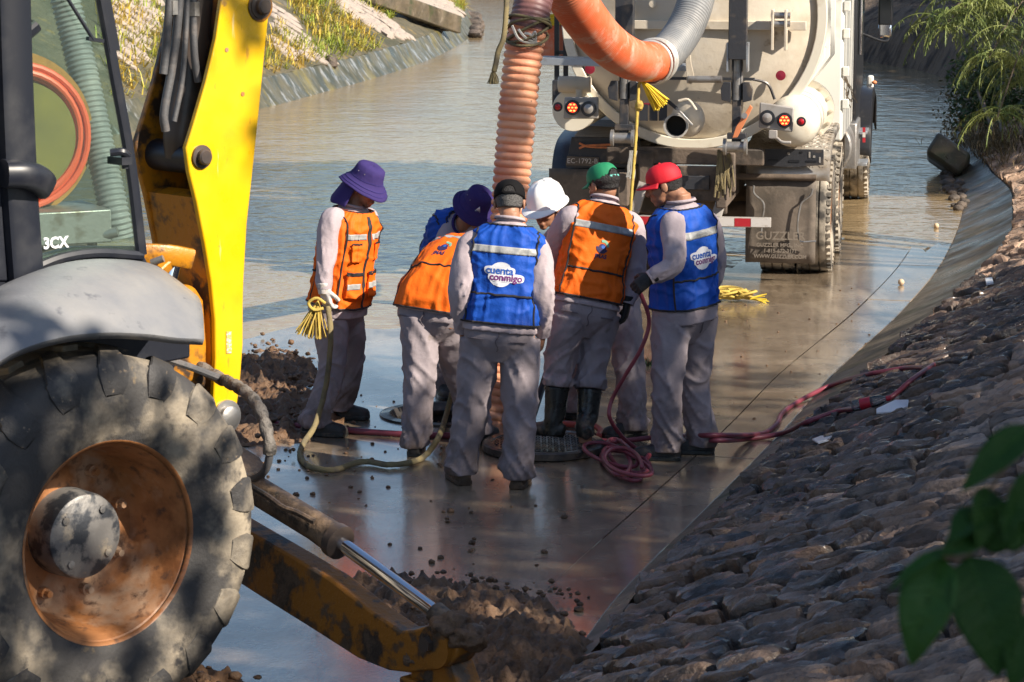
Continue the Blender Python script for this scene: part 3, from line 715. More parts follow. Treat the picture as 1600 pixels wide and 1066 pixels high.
MB().tube([pk(200, 545, .1), pk(262, 566, .14), pk(310, 585, .16)], .016, 8).build('hydraulic_hose', mt['hosegrey'], bh)
MB().prism([onp(x, y, PK - AX * .3, AX) for x, y in [(60, 560), (320, 440), (330, 700), (60, 760)]], -AX * .4).build('rear_frame', mt['frame'], bh, bevel=.02)

# stabiliser leg: box beam with swelled end, ram above it
PS = V3(-1.17, 11.2, 0)
def ps(x, y, off=0): return onp(x, y, PS, EX) + EX * off
side = [(340, 802), (381, 826), (450, 866), (515, 905), (580, 956), (625, 986), (645, 985), (668, 978), (690, 977), (706, 986), (716, 1005), (714, 1026), (702, 1040), (680, 1047), (640, 1052), (606, 1048), (559, 1029), (479, 978), (410, 935), (340, 890)]
MB().prism([ps(*q) for q in side], EX * .11).build('stabiliser_beam', mt['legpaint'], bh, bevel=.010)
MB().lathe([(.085, -.025), (.085, .135), (.05, .14)], ps(684, 1010), EX, 28).build('stabiliser_pivot', mt['legpaint'], bh)
MB().lathe([(.032, -.05), (.032, .0)], ps(676, 1004), EX, 6).build('pivot_bolt', mt['ramblack'], bh)
ft = MB(); ft.box(ps(672, 1075, .085) , (.34, .20, .03), AX, None, ZZ); ft.prism([ps(x, y, .02) for x, y in [(625, 1085), (640, 1040), (668, 1030), (700, 1040), (716, 1085)]], EX * .12)
ft.build('stabiliser_foot', mt['legpaint'], bh, bevel=.01)
sr = lambda x, y: ps(x, y, .085)
MB().loft([sr(330, 738), sr(372, 768), sr(470, 828), sr(500, 848), sr(508, 853)], lambda t: .062 if t < .8 else .066, 28).build('stabiliser_cylinder', mt['barrel'], bh)
MB().lathe([(.074, -.02), (.074, .02), (.05, .03)], sr(503, 851), (sr(503, 851) - sr(372, 768)).normalized(), 28).build('gland_nut', mt['ramblack'], bh)
MB().cyl(sr(505, 852), sr(668, 972), .031, 28).build('stabiliser_rod', mt['chrome'], bh)
MB().loft([sr(655, 962), sr(676, 980)], .045, 20).build('rod_eye', mt['barrel'], bh)
MB().tube([ps(352, 716, -.02), ps(392, 752, -.03), ps(430, 776, -.03), ps(452, 792, -.03), ps(470, 800, -.02), ps(492, 816, 0)], .013, 8).build('feed_pipe', mt['barrel'], bh)
MB().prism([ps(x, y) for x, y in [(340, 700), (372, 720), (386, 742), (378, 760), (340, 740)]], EX * .12).build('cylinder_bracket', mt['barrel'], bh, bevel=.01)
pts = [ps(270, 570, .1), ps(312, 594, .1), ps(365, 612, .05), ps(404, 636, .0), ps(428, 670, -.04), ps(436, 702, -.05), ps(430, 730, -.05), ps(412, 744, -.04), ps(390, 744, -.02), ps(362, 720, 0)]
pp = cr(pts, 90)
MB().loft(pp[:62], .026, 12, fold=lambda t, a, l: .004 * math.sin(l * 70 + 2 * math.sin(a))).build('hose_sleeve', mt['mudhose'], bh)
MB().loft(pp[60:], .017, 10).build('hydraulic_hose', mt['hosegrey'], bh)
# mud packed on the end of the leg
def clump(c, r, seed, n=14, flat=.6, rough=.35):
    return MB().ell(c, (r[0], r[1], r[2]), nu=n * 2, nv=n, fn=lambda p: 1 + rough * noise.noise(p * 1.7 + Vector((seed, 0, 0))) + rough * .6 * noise.noise(p * 4.5 + Vector((0, seed, 0))) + rough * .35 * noise.noise(p * 11 + Vector((0, 0, seed))))
for i, (x, y, r) in enumerate([(690, 984, .09), (712, 1000, .075), (640, 1030, .07), (604, 1010, .05), (566, 962, .05)]):
    tag(clump(ps(x, y, .06), (r, r, r * .7), i * 7).build('caked_mud', mt['dirt'], bh, smooth=180))

# ------------------------------------------------------------------ jetting unit behind the backhoe, seen through its window
RY = 17.6
rc = at(26, 214, RY)
jr = thing('hose_reel', 'olive hose reel wound with bright orange hose, seen through the cab window', 'hose reel', (rc.x, rc.y, 0))
ra = V3(.45, -.89, 0).normalized()
k_ = RY / 4200 * 1.0
MB().lathe([(.56, -.04), (.56, 0), (.0, .0)], rc - ra * .12, ra, 48).build('flange', mt['flange'], jr)
MB().lathe([(.37, -.1), (.37, .10), (.0, .10)], rc, ra, 48).build('drum', mt['reel'], jr)
co = MB(); Xr = ra.orthogonal().normalized(); Yr = ra.cross(Xr); pts = []
for k in range(7 * 40):
    a = 2 * math.pi * k / 40; l = k / 40; rr = .40 + .028 * (l % 3) + .012 * math.sin(l * 5); pts.append(rc + (Xr * math.cos(a) + Yr * math.sin(a)) * rr + ra * (-.07 + .03 * (l // 1.5)))
co.loft(pts, .022, 8).build('wound_hose', mt['reelhose'], jr)
rst = MB(); rst.bar((rc.x, rc.y + .2, .35), (rc.x, rc.y + .2, rc.z), .08, .08, (0, 1, 0)); rst.bar(rc + V3(0, .2, 0), rc - ra * .1, .06, .06); rst.build('stand', mt['frame'], jr)
bx = at(126, 348, RY); 
tl = MB(); tl.box((bx.x - .25, bx.y + .1, bx.z - .02), (.72, .6, .22), V3(.89, .45, 0)); o = tl.build('skid_box', mt['steel'], jr, bevel=.01)
o2 = MB(); o2.box((bx.x - .25, bx.y + .1, (bx.z - .13) / 2), (.6, .5, bx.z - .13)); o2.build('skid_base', mt['frame'], jr)
o3 = MB(); o3.cyl(at(158, 368, RY), at(184, 362, RY), .035, 14); o3.build('coupling', mt['steel'], jr)
gp = [at(86, -60, 18.2), at(112, 40, 18.2), at(136, 140, 18.1), at(158, 240, 18.0), at(178, 330, 17.9), at(186, 372, 17.9)]
g = MB().loft(cr(gp, 420), .098, 20, fold=lambda t, a, l: .006 * math.sin(l * 2 * math.pi / .036))
tag(g.build('suction_hose', mt['greyhose'], smooth=180), 'grey corrugated suction hose hanging behind the cab window', 'hose')

# ------------------------------------------------------------------ vacuum truck
TO = gnd(1080, 418); hd = math.atan((1510 - 800) / F)
FW = V3(math.sin(hd), math.cos(hd), 0); RG = V3(math.cos(hd), -math.sin(hd), 0)
def T(u, v, z): return TO + RG * u + FW * v + ZZ * z
tk = thing('vacuum_truck', 'dusty cream vacuum tanker truck with a black cab standing in the channel', 'truck', TO)
def tb(mb, u, v, z, du, dv, dz): return mb.box(T(u, v, z), (du, dv, dz), RG, FW, ZZ)
UC, ZC, TR = .13, 2.34, 1.08
MB().lathe([(TR, -1.25), (TR, 4.2), (0, 4.3)], T(UC, 0, ZC), FW, 64).build('tank', mt['cream'], tk)
MB().lathe([(0, -1.52), (.4, -1.50), (.8, -1.42), (1.0, -1.33), (TR, -1.26)], T(UC, 0, ZC), FW, 64).build('tank_door', mt['tank'], tk)
MB().lathe([(TR - .03, -1.36), (TR + .055, -1.36), (TR + .055, -1.20), (TR - .02, -1.20)], T(UC, 0, ZC), FW, 72, close=True).build('door_ring', mt['cream'], tk, bevel=.008)
for v in (-.75, -.42, -.10):
    pu = [(1.22, 3.2), (1.22, 1.96), (.80, 1.38), (.70, 1.45), (1.12, 2.0), (1.12, 3.2)]
    fl = MB().prism([T(u + (v + .75) * .08, v, z) for u, z in pu], FW * .03).build('bolted_flange', mt['whitep'], tk, bevel=.004)
    bt = MB()
    for k in range(16):
        z = 3.0 - k * .16; 
        if z > 1.98: u = 1.17
        else: t = (1.98 - z) / .55; u = 1.17 - .42 * t
        if z > 1.45: bt.lathe([(.014, 0), (.014, -.012), (0, -.014)], T(u + (v + .75) * .08, v, z), FW, 8)
    bt.build('flange_bolts', mt['steel'], fl)
cb = MB(); tb(cb, 1.0, 1.9, 2.25, .62, 2.2, 2.3); cb.build('cabinet', mt['whitep'], tk, bevel=.03)
for z in (1.45, 1.75, 2.1, 2.35, 2.7):
    h_ = MB(); tb(h_, 1.335, .82, z, .06, .05, .09); h_.build('hinge', mt['whitep'], tk, bevel=.006)
cbs = MB(); tb(cbs, -.75, 1.9, 2.25, .62, 2.2, 2.3); cbs.build('cabinet', mt['whitep'], tk, bevel=.03)
# door stiffeners
for (u0, u1, z) in [(-.86, 1.10, 2.27)]:
    s_ = MB(); tb(s_, (u0 + u1) / 2, -1.50, z, u1 - u0, .10, .075); s_.build('door_beam', mt['tank'], tk, bevel=.006)
s_ = MB(); tb(s_, .1, -1.53, 1.82, 1.15, .02, .025); s_.tube([T(-.42, -1.54, 1.84), T(-.46, -1.54, 1.95), T(-.44, -1.5, 2.05)], .010, 6); s_.tube([T(.66, -1.53, 1.82), T(.78, -1.5, 1.78), T(.84, -1.47, 1.65)], .013, 6); s_.build('cable', mt['darksteel'], tk)
for du in (-.035, .075):
    s_ = MB(); tb(s_, .86 + du, -1.60, 2.24, .022, .13, .34); s_.build('latch_plate', mt['tank'], tk, bevel=.004)
s_ = MB(); 
for z in (2.36, 2.29): s_.lathe([(.028, -.06), (.028, .10)], T(.87, -1.62, z), RG, 12)
s_.build('latch_pin', mt['steel'], tk)
for px, py in [(1220, 118), (922, 108)]:
    c = onp(px, py, T(0, -1.46, 0), FW); MB().lathe([(.042, 0), (.042, .02), (.0, .024)], c, -FW, 24).build('reflector_disc', mt['maroon'], tk)
for k in range(3):
    pl_ = MB(); c = onp(1006 + k * 15, 176, T(0, -1.56, 0), FW); tb2 = pl_.box(c, (.07, .008, .14), RG, FW, ZZ); pl_.build('data_plate', mt['darksteel'], tk)
s_ = MB(); c = onp(1021, 163, T(0, -1.56, 0), FW); s_.box(c, (.22, .006, .02), RG, FW, ZZ); s_.build('data_plate', mt['maroon'], tk)
MB().lathe([(.022, 0), (.022, .05), (.03, .05), (.03, .07), (0, .072)], onp(1021, 6, T(0, -1.5, 0), FW), -FW, 14).build('door_bolt', mt['tank'], tk)
# two hoist posts behind the door
for (u, zb, zc) in [(-.40, 2.02, 1.33), (.55, 2.0, 1.27)]:
    p_ = MB(); tb(p_, u, -1.78, 2.75, .15, .14, 1.5); post = p_.build('hoist_post', mt['darksteel'], tk, bevel=.006)
    for s in (-1, 1):
        q_ = MB(); tb(q_, u + s * .082, -1.76, 2.02, .014, .16, .24); q_.build('post_plate', mt['grating'], post)
    q_ = MB(); tb(q_, u - .005, -1.74, (2.03 + zc) / 2, .075, .08, 2.03 - zc); q_.build('hoist_leg', mt['darksteel'], tk, bevel=.006)
    q_ = MB(); q_.lathe([(.048, -.06), (.048, .30)], T(u - .005, -1.74, 1.72), ZZ, 16); q_.build('hoist_sleeve', mt['steel'], tk)
    for s in (-1, 1):
        q_ = MB(); q_.prism([T(u - .005 + s * .05, -1.80, 1.64), T(u - .005 + s * .125, -1.80, 1.66), T(u - .005 + s * .135, -1.80, 1.75), T(u - .005 + s * .11, -1.80, 1.81), T(u - .005 + s * .05, -1.80, 1.81)], FW * .06); q_.build('clamp_ear', mt['darksteel'], tk, bevel=.004)
    q_ = MB(); q_.lathe([(.072, -.10), (.072, -.075), (.045, -.07), (.045, .07), (.072, .075), (.072, .10)], T(u - .01, -1.80, zc), RG, 20); q_.build('hoist_roller', mt['steel'], tk)
    q_ = MB(); tb(q_, u, -1.76, zc + .09, .16, .10, .05); q_.build('roller_fork', mt['darksteel'], tk, bevel=.005)
# orange handle on the right hoist leg
hp = [onp(*q, T(0, -1.9, 0), FW) for q in [(1172, 164), (1176, 168), (1166, 188), (1152, 215), (1144, 216), (1150, 198), (1162, 180)]]
MB().prism(hp, FW * .02).build('lever_handle', mt['orangehandle'], tk, bevel=.004)
MB().cyl(onp(1163, 181, T(0, -1.93, 0), FW), onp(1163, 181, T(0, -1.80, 0), FW), .025, 12).build('lever_pivot', mt['steel'], tk)
# outlet pipe with swung cap and lever
oc = onp(1056, 197, T(0, -1.78, 0), FW)
MB().lathe([(.088, .30), (.088, .0), (.105, .0), (.105, .025), (.094, .025), (.094, .30)], oc, FW, 32).build('outlet_pipe', mt['clamp'], tk)
MB().lathe([(.088, .02), (0, .02)], oc + FW * .08, FW, 24).build('outlet_bore', mt['hole'], tk)
c2 = onp(1074, 186, T(0, -1.60, 0), FW)
MB().lathe([(0, -.03), (.12, -.03), (.15, -.01), (.155, .02), (.12, .03)], c2, (FW + RG * .35).normalized(), 32).build('outlet_cap', mt['tank'], tk)
MB().bar(onp(1040, 155, T(0, -1.82, 0), FW), onp(1058, 170, T(0, -1.82, 0), FW), .03, .03).build('lever_grip', mt['black'], tk, bevel=.006)
MB().bar(onp(1056, 168, T(0, -1.82, 0), FW), onp(1082, 196, T(0, -1.80, 0), FW), .035, .02).build('cap_lever', mt['steel'], tk, bevel=.004)
MB().tube([onp(1060, 158, T(0, -1.72, 0), FW), onp(1075, 156, T(0, -1.72, 0), FW), onp(1088, 172, T(0, -1.72, 0), FW)], .012, 8).build('cap_clip', mt['tank'], tk)
# lamp plates and round air tanks
def lamp(c, r, lit, parent):
    MB().lathe([(r * 1.18, 0), (r * 1.18, -.02), (r, -.022)], c, FW, 24).build('lamp_rim', mt['black'], parent)
    l = MB().lathe([(r, -.012), (r * .7, -.024), (0, -.03)], c, FW, 24).build('lens', mt['redlamp'] if lit == 1 else (mt['redlens'] if lit == 2 else mt['clearlens']), parent)
    if lit == 1:
        for k in range(7):
            a = k * math.pi / 3; rr = 0 if k == 6 else r * .55
            MB().ell(c + (RG * math.cos(a) + ZZ * math.sin(a)) * rr - FW * .026, (.011, .011, .008), nu=8, nv=6).build('diode', mt['lampdot'], parent)
for (pa, lp, side_, cc, r_) in [([(882, 152), (935, 152), (935, 186), (880, 186)], [(895, 168, 1), (920, 170, 0), (872, 167, 2)], 'l', (896, 172), .185),
                         ([(1187, 160), (1241, 168), (1238, 207), (1185, 200)], [(1199, 184, 0), (1226, 188, 1), (1252, 190, 2)], 'r', (1240, 190), .22)]:
    MP = T(0, -1.72, 0)
    MB().prism([onp(*q, MP, FW) for q in pa], FW * .03).build('lamp_plate', mt['lampgrey'], tk, bevel=.012)
    plate = [o for o in COL.objects if o.name.startswith('lamp_plate')][-1]
    for x, y, lit in lp: lamp(onp(x, y, MP - FW * .005, FW), .055 if lit != 2 else .034, lit, plate)
    c = onp(*cc, T(0, -1.45, 0), FW)
    prof = [(0, -.10), (r_ * .5, -.085), (r_ * .85, -.04), (r_, .03), (r_, 1.45)] if side_ == 'r' else [(0, -.01), (r_ * .97, -.01), (r_, .01), (r_, 1.3), (0, 1.3)]
    MB().lathe(prof, c, FW, 40).build('air_tank', mt['cream'], tk)
    if side_ == 'r':
        for v in (.18, .55): MB().lathe([(r_ + .006, v), (r_ + .006, v + .025)], c, FW, 40, cap=False).build('tank_strap', mt['clamp'], tk, solid=.004)
        fl = MB().lathe([(r_, 1.25), (r_ + .06, 1.25), (r_ + .06, 1.32), (r_, 1.32)], c, FW, 40).build('tank_flange', mt['cream'], tk)
        for k in range(14):
            a = 2 * math.pi * k / 14; MB().lathe([(.018, 0), (.018, -.02), (0, -.022)], c + FW * 1.25 + (RG * math.cos(a) + ZZ * math.sin(a)) * (r_ + .035), FW, 6).build('flange_bolt', mt['tank'], fl)
    else:
        MB().cyl(onp(905, 140, T(0, -1.6, 0), FW), onp(905, 152, T(0, -1.6, 0), FW), .03, 10).build('lamp_bracket', mt['tank'], tk)
        MB().lathe([(.07, -.14), (.07, .14)], onp(898, 132, T(0, -1.5, 0), FW), RG, 18).build('small_tank', mt['tank'], tk, bevel=.01)
s_ = MB(); s_.box(onp(1208, 210, T(0, -1.74, 0), FW), (.07, .06, .07), RG, FW, ZZ); s_.tube([onp(1214, 216, T(0, -1.74, 0), FW), onp(1222, 222, T(0, -1.76, 0), FW), onp(1236, 223, T(0, -1.76, 0), FW)], .014, 8); s_.build('trailer_socket', mt['lampgrey'], tk, bevel=.006)
# step, ladder and orange rope reel on the left
s_ = MB(); a_, b_ = onp(842, 96, T(0, -1.95, 0), FW), onp(1004, 100, T(0, -1.95, 0), FW); s_.bar(a_, b_, .03, .06)
s_.build('step_edge', mt['grating'], tk, bevel=.004)
s_ = MB()
for k in range(9): s_.bar(a_ + FW * (.04 + k * .03) + ZZ * .022, b_ + FW * (.04 + k * .03) + ZZ * .022, .014, .02)
for k in range(14): s_.bar(a_.lerp(b_, (k + .5) / 14) + ZZ * .015, a_.lerp(b_, (k + .5) / 14) + FW * .3 + ZZ * .015, .012, .018)
s_.build('step_grating', mt['grating'], tk)
lad = MB()
for px in (870, 884):
    lad.bar(onp(px, -20, T(0, -1.3, 0), FW), onp(px, 170, T(0, -1.3, 0), FW), .04, .03, FW)
for y in (20, 82, 130): lad.bar(onp(868, y, T(0, -1.3, 0), FW), onp(886, y, T(0, -1.3, 0), FW), .03, .03, FW)
lad.build('ladder', mt['black'], tk)
s_ = MB(); c = onp(874, 145, T(0, -1.34, 0), FW); s_.box(c, (.12, .05, .22), RG, FW, ZZ); s_.build('ladder_foot', mt['darksteel'], tk, bevel=.01)
s_ = MB(); c = onp(856, 60, T(0, -.2, 0), FW); s_.box(c, (.26, .4, .36), RG, FW, ZZ); s_.build('side_locker', mt['orangehose'], tk, bevel=.02)
pts = []
cY = onp(858, 33, T(0, -.3, 0), FW)
for k in range(5 * 24): a = 2 * math.pi * k / 24; pts.append(cY + RG * math.cos(a) * (.13 + .01 * math.sin(k)) + FW * math.sin(a) * .13 + ZZ * (-.04 + .02 * k / 24))
tag(MB().loft(pts, .012, 6).build('rope_coil', mt['brightrope']), 'bright yellow rope coiled on the orange locker at the tanker\'s left side', 'rope')
# right small step with tube
s_ = MB(); s_.bar(onp(1062, 104, T(0, -1.85, 0), FW), onp(1078, 104, T(0, -1.85, 0), FW), .05, .10, FW); s_.bar(onp(1030, 108, T(0, -1.85, 0), FW), onp(1080, 106, T(0, -1.85, 0), FW), .12, .05)
s_.build('step_bracket', mt['grating'], tk, bevel=.006)
MB().prism([onp(*q, T(0, -1.95, 0), FW) for q in [(1071, 90), (1079, 86), (1080, 100), (1084, 116), (1080, 132), (1073, 130)]], FW * .02).build('bracket_plate', mt['tank'], tk, bevel=.003)
MB().cyl(onp(1076, 124, T(0, -1.95, 0), FW), onp(1128, 124, T(0, -1.95, 0), FW), .030, 18).build('round_bar', mt['steel'], tk)
# chassis
ch = MB()
for s in (-1, 1): tb(ch, s * .42, 2.6, .88, .09, 8.6, .28)
ch.build('chassis_rail', mt['frame'], tk, bevel=.01)
ch = MB(); tb(ch, .08, -1.38, 1.15, 1.35, .14, .14); ch.build('rear_crossmember', mt['frame'], tk, bevel=.012)
ch = MB(); tb(ch, .10, -1.45, .92, .62, .06, .30); ch.build('tow_plate', mt['frame'], tk, bevel=.01)
ch = MB(); tb(ch, .10, -1.49, .93, .40, .02, .12); ch.build('tow_plate_slot', mt['darksteel'], tk, bevel=.006)
for u in (-.25, .45):
    ch = MB(); tb(ch, u, -1.42, 1.02, .13, .10, .34); ch.build('frame_gusset', mt['frame'], tk, bevel=.015)
for px0, py0, px1, py1 in [(1013, 262, 991, 332), (1134, 290, 1119, 340)]:
    MB().bar(onp(px0, py0, T(0, -1.40, 0), FW), onp(px1, py1, T(0, -1.52, 0), FW), .085, .06, FW).build('bumper_arm', mt['lampgrey'], tk, bevel=.008)
bz = .605
sg = [(-.42, -.13, 'r'), (-.13, .10, 'w'), (.10, .36, 'r'), (.36, .52, 'w'), (.52, .66, 'r'), (.66, .83, 'w')]
ch = MB(); tb(ch, .205, -1.52, bz, 1.25, .06, .085); bump_ = ch.build('bumper', mt['lampgrey'], tk, bevel=.006)
for a, c, q in sg:
    ch = MB(); tb(ch, (a + c) / 2, -1.552, bz, c - a - .004, .004, .07); ch.build('reflector_strip', mt['redstrip'] if q == 'r' else mt['whitestrip'], bump_)
for u, w_ in ((.08, 2.0),):
    MB().cyl(T(-.9, 0, .53), T(.9, 0, .53), .09, 16).build('axle', mt['frame'], tk); MB().cyl(T(-.9, 1.35, .53), T(.9, 1.35, .53), .09, 16).build('axle', mt['frame'], tk)
    MB().ell(T(0, 0, .53), (.2, .24, .2)).build('differential', mt['frame'], tk)
    ch = MB(); tb(ch, .0, -.9, .75, .8, .08, .3); ch.build('spring_hanger', mt['frame'], tk, bevel=.01)
# wheels
tw = MB().lathe([(.30, .13), (.40, .145), (.48, .145), (.515, .12), (.525, .10), (.525, .055), (.512, .05), (.512, .04), (.525, .035), (.525, -.035), (.512, -.04), (.512, -.05), (.525, -.055), (.525, -.10), (.515, -.12), (.48, -.145), (.40, -.145), (.30, -.13)], (0, 0, 0), (1, 0, 0), 56, close=True).mesh('wheel', mt['trucktyre'], 30)
rm = MB().lathe([(.305, .12), (.29, .11), (.27, .05), (.2, .03), (.12, .06), (.1, .13), (0, .13)], (0, 0, 0), (1, 0, 0), 32).mesh('rim', mt['rust'], 40)
sh = MB()
for k in range(44):
    a = 2 * math.pi * k / 44
    for s in (-1, 1):
        c = V3(s * .135, .505 * math.cos(a), .505 * math.sin(a)); sh.box(c, (.035, .042, .035), (1, 0, 0), None, (0, math.cos(a), math.sin(a)))
shm = sh.mesh('shoulder_blocks', mt['trucktyre'], 20)
MW = Matrix((RG, FW, ZZ)).transposed().to_4x4()
for (u, v, sc) in [(1.13, 0, 1), (.80, 0, 1), (-1.0, 0, 1), (-.68, 0, 1), (1.135, 1.36, 1), (.80, 1.36, 1), (-1.0, 1.36, 1), (-.68, 1.36, 1), (1.22, 6.2, 1.02), (-1.0, 6.2, 1.02)]:
    m = Matrix.Translation(T(u, v, .525 * sc)) @ MW @ Matrix.Diagonal((-1 if u < 0 else 1, sc, sc, 1))
    w_ = link('wheel', tw, tk, m)
    r_ = link('rim', rm, w_); s_ = tag(link('shoulder_blocks', shm, w_), kind='stuff')
# mudguards: right of diamond plate, left darkened, its shade put into the colour
prof = [(-.86, .90), (-.84, 1.00), (-.70, 1.13), (-.5, 1.20), (0, 1.25), (.7, 1.27), (1.5, 1.25), (1.9, 1.12), (2.05, .85)]
for (u0, u1, mm) in [(.56, 1.28, 'tread'), (-1.16, -.5, 'darksteel')]:
    g = MB(); P = cr([(0, a, c) for a, c in prof], 50)
    g.grid([[T(u0 + (u1 - u0) * k / 6, p.y, p.z) for k in range(7)] + [T(u1 + .004, p.y, p.z - .05)] for p in P]); fdr = g.build('mudguard', mt[mm], tk, solid=.008)
    if u0 > 0:
        dm = MB()
        for i in range(2, 48):
            for k in range(16):
                p = P[i]; t_ = (P[i + 1] - P[i - 1]).normalized(); tv = RG * 0 + FW * t_.y + ZZ * t_.z; nv = RG.cross(tv).normalized()
                c = T(u0 + .03 + k * .043 + (.02 if i % 2 else 0), p.y, p.z) + nv * .006
                s = 1 if (i + k) % 2 else -1
                dm.box(c, (.034, .008, .004), (RG + tv * s * .8).normalized(), None, nv)
        tag(dm.build('tread_pattern', mt['tread'], fdr, smooth=0), kind='stuff')
s_ = MB(); s_.prism([onp(*q, T(0, -.90, 0), FW) for q in [(1168, 232), (1287, 234), (1287, 258), (1240, 262), (1166, 258)]], FW * .012); br = s_.build('bracket_panel', mt['darksteel'], tk, bevel=.003)
for x, y, w_, h_ in [(1208, 250, .09, .02), (1241, 252, .09, .02), (1265, 242, .015, .05), (1272, 245, .02, .02), (1281, 250, .015, .05), (1268, 252, .09, .015), (1232, 240, .02, .02), (1252, 238, .02, .015)]:
    q = MB(); q.box(onp(x, y, T(0, -.903, 0), FW), (w_, .004, h_), RG, FW, ZZ); q.build('slot', mt['lampgrey'] if h_ > .018 and w_ < .05 else mt['black'], br)
MB().cyl(T(.40, -.88, .93), T(1.17, -.88, .93), .028, 14).build('flap_rail', mt['frame'], tk)
def flapm(u0, u1, z0, z1, v): 
    g = MB(); rows = [[T(u0 + (u1 - u0) * k / 10, v + .02 * math.sin(k * .9) * (j / 8) + .03 * (j / 8) ** 2, z1 + (z0 - z1) * j / 8) for k in range(11)] for j in range(9)]
    return g.grid(rows).build('mud_flap', mt['flap'], tk, solid=.012)
fl = flapm(.56, 1.17, .17, .91, -.86)
for s_t, sz, z in [('GUZZLER', .10, .415), ('GUZZLER MFG., INC.', .045, .335), ('1-815-672-3171', .045, .285), ('WWW.GUZZLER.COM', .045, .235)]:
    put_text('lettering', s_t, sz, T(.87, -.915, z), RG, ZZ, mt['flaptext'], fl, depth=.003, bold=.001)
for pts in ([(1178, 290), (1178, 302), (1193, 318), (1191, 345), (1189, 370)], [(1270, 295), (1267, 305), (1251, 320), (1249, 375), (1275, 377)]):
    MB().tube([onp(x, y, T(0, -.90, 0), FW) for x, y in pts], .009, 6).build('flap_rod', mt['steel'], fl)
flapm(-1.17, -.40, .45, .98, -.95)
s_ = MB(); s_.prism([onp(*q, T(0, -.98, 0), FW) for q in [(884, 262), (893, 214), (1000, 216), (1000, 262)]], FW * .02); lp_ = s_.build('rear_panel', mt['darksteel'], tk, bevel=.004)
s_ = MB(); s_.prism([onp(*q, T(0, -1.0, 0), FW) for q in [(886, 244), (936, 246), (935, 260), (884, 258)]], FW * .008); pl_ = s_.build('number_plate', mt['flap'], tk, bevel=.002)
put_text('lettering', 'EC-1792-B', .062, onp(910, 252, T(0, -1.005, 0), FW), RG, ZZ, mt['whitestrip'], pl_, depth=.001)
tl = MB(); tl.tube([onp(*q, T(0, -1.02, 0), FW) for q in [(905, 232), (915, 228), (955, 226)]], .010, 6); tl.tube([onp(*q, T(0, -1.02, 0), FW) for q in [(905, 224), (918, 229), (955, 231)]], .010, 6)
tag(tl.build('pliers', mt['orangehandle']), 'long handled tool hung flat on the dark panel above the number plate', 'tool')
gr = MB()
for k in range(7): gr.bar(onp(898 + k * 2, 212 - k * 2.4, T(0, -.95 + k * .05, 0), FW), onp(965 + k * 2, 216 - k * 2.4, T(0, -.95 + k * .05, 0), FW), .02, .02)
gr.build('mudguard_slats', mt['lampgrey'], tk)
# frayed strap hanging under the right post
fs = MB(); 
for k in range(16):
    u = .43 + rng.uniform(-.06, .09); z0 = 1.2 + rng.uniform(-.05, .05); p = [T(u, -1.72, z0)]
    for j in range(4): p.append(p[-1] + RG * rng.uniform(-.02, .02) + FW * rng.uniform(-.01, .01) - ZZ * rng.uniform(.05, .1))
    fs.tube(p, rng.uniform(.006, .012), 5, 14)
tag(fs.build('frayed_strap', mt['rope']), 'frayed grey rope ends hanging from the tanker\'s right hoist post', 'rope')
fs = MB()
for k in range(7):
    u = -.33 + rng.uniform(-.03, .03); p = [T(u, -1.74, 1.22)]
    for j in range(3): p.append(p[-1] + RG * rng.uniform(-.02, .02) - ZZ * rng.uniform(.05, .1))
    fs.tube(p, .010, 5, 12)
tag(fs.build('frayed_strap', mt['clamp']), 'pale frayed strap hanging from the tanker\'s left hoist roller', 'rope')
# cab, front fender, steps, fuel tank, mirror
cbm = MB(); pr = [(4.5, .95), (4.5, 3.3), (6.0, 3.3), (6.4, 2.2), (6.5, .95)]
cbm.prism([T(-1.15, v, z) for v, z in pr], RG * 2.43); cbm.build('cab', mt['black'], tk, bevel=.03)
cbm = MB(); cbm.prism([T(1.285, v, z) for v, z in [(4.75, 2.0), (4.75, 3.1), (5.9, 3.1), (6.2, 2.1)]], RG * .006); cbm.build('cab_window', mt['glass'], tk)
MB().tube([T(1.31, 4.62, 1.7), T(1.31, 4.62, 3.2)], .022, 8).build('grab_rail', mt['chrome'], tk)
fdm = MB(); ar = cr([(0, 5.4, .55), (0, 5.5, .95), (0, 5.8, 1.18), (0, 6.2, 1.24), (0, 6.65, 1.15), (0, 6.85, .8)], 24)
fdm.grid([[T(1.0, p.y, p.z), T(1.2, p.y, p.z + .02), T(1.40, p.y, p.z), T(1.42, p.y, p.z - .08)] for p in ar]).build('front_mudguard', mt['black'], tk, solid=.02)
MB().lathe([(.27, -.62), (.29, -.6), (.29, .6), (.27, .62), (0, .62)], T(1.0, 4.1, .80), FW, 32).build('fuel_tank', mt['steel'], tk)
for z in (.52, .86):
    s_ = MB(); tb(s_, 1.28, 4.95, z, .24, .5, .035); s_.build('cab_step', mt['grating'], tk, bevel=.005)
s_ = MB(); tb(s_, 1.21, 4.7, .75, .2, .9, .5); s_.build('step_box', mt['steel'], tk, bevel=.02)
mr = MB(); c = onp(1384, 12, T(0, 6.3, 0), FW); mr.box(c, (.16, .06, .40), RG, FW, ZZ); mr.build('mirror', mt['black'], tk, bevel=.02)
mr = MB(); c = onp(1383, 46, T(0, 6.3, 0), FW); mr.box(c, (.15, .05, .18), RG, FW, ZZ); mo = mr.build('convex_mirror', mt['chrome'], tk, bevel=.03)
MB().tube([T(1.2, 6.2, 2.4), onp(1384, -25, T(0, 6.3, 0), FW), onp(1384, 30, T(0, 6.36, 0), FW), onp(1386, 64, T(0, 6.3, 0), FW), T(1.25, 6.2, 1.85)], .014, 8).build('mirror_arm', mt['black'], tk)
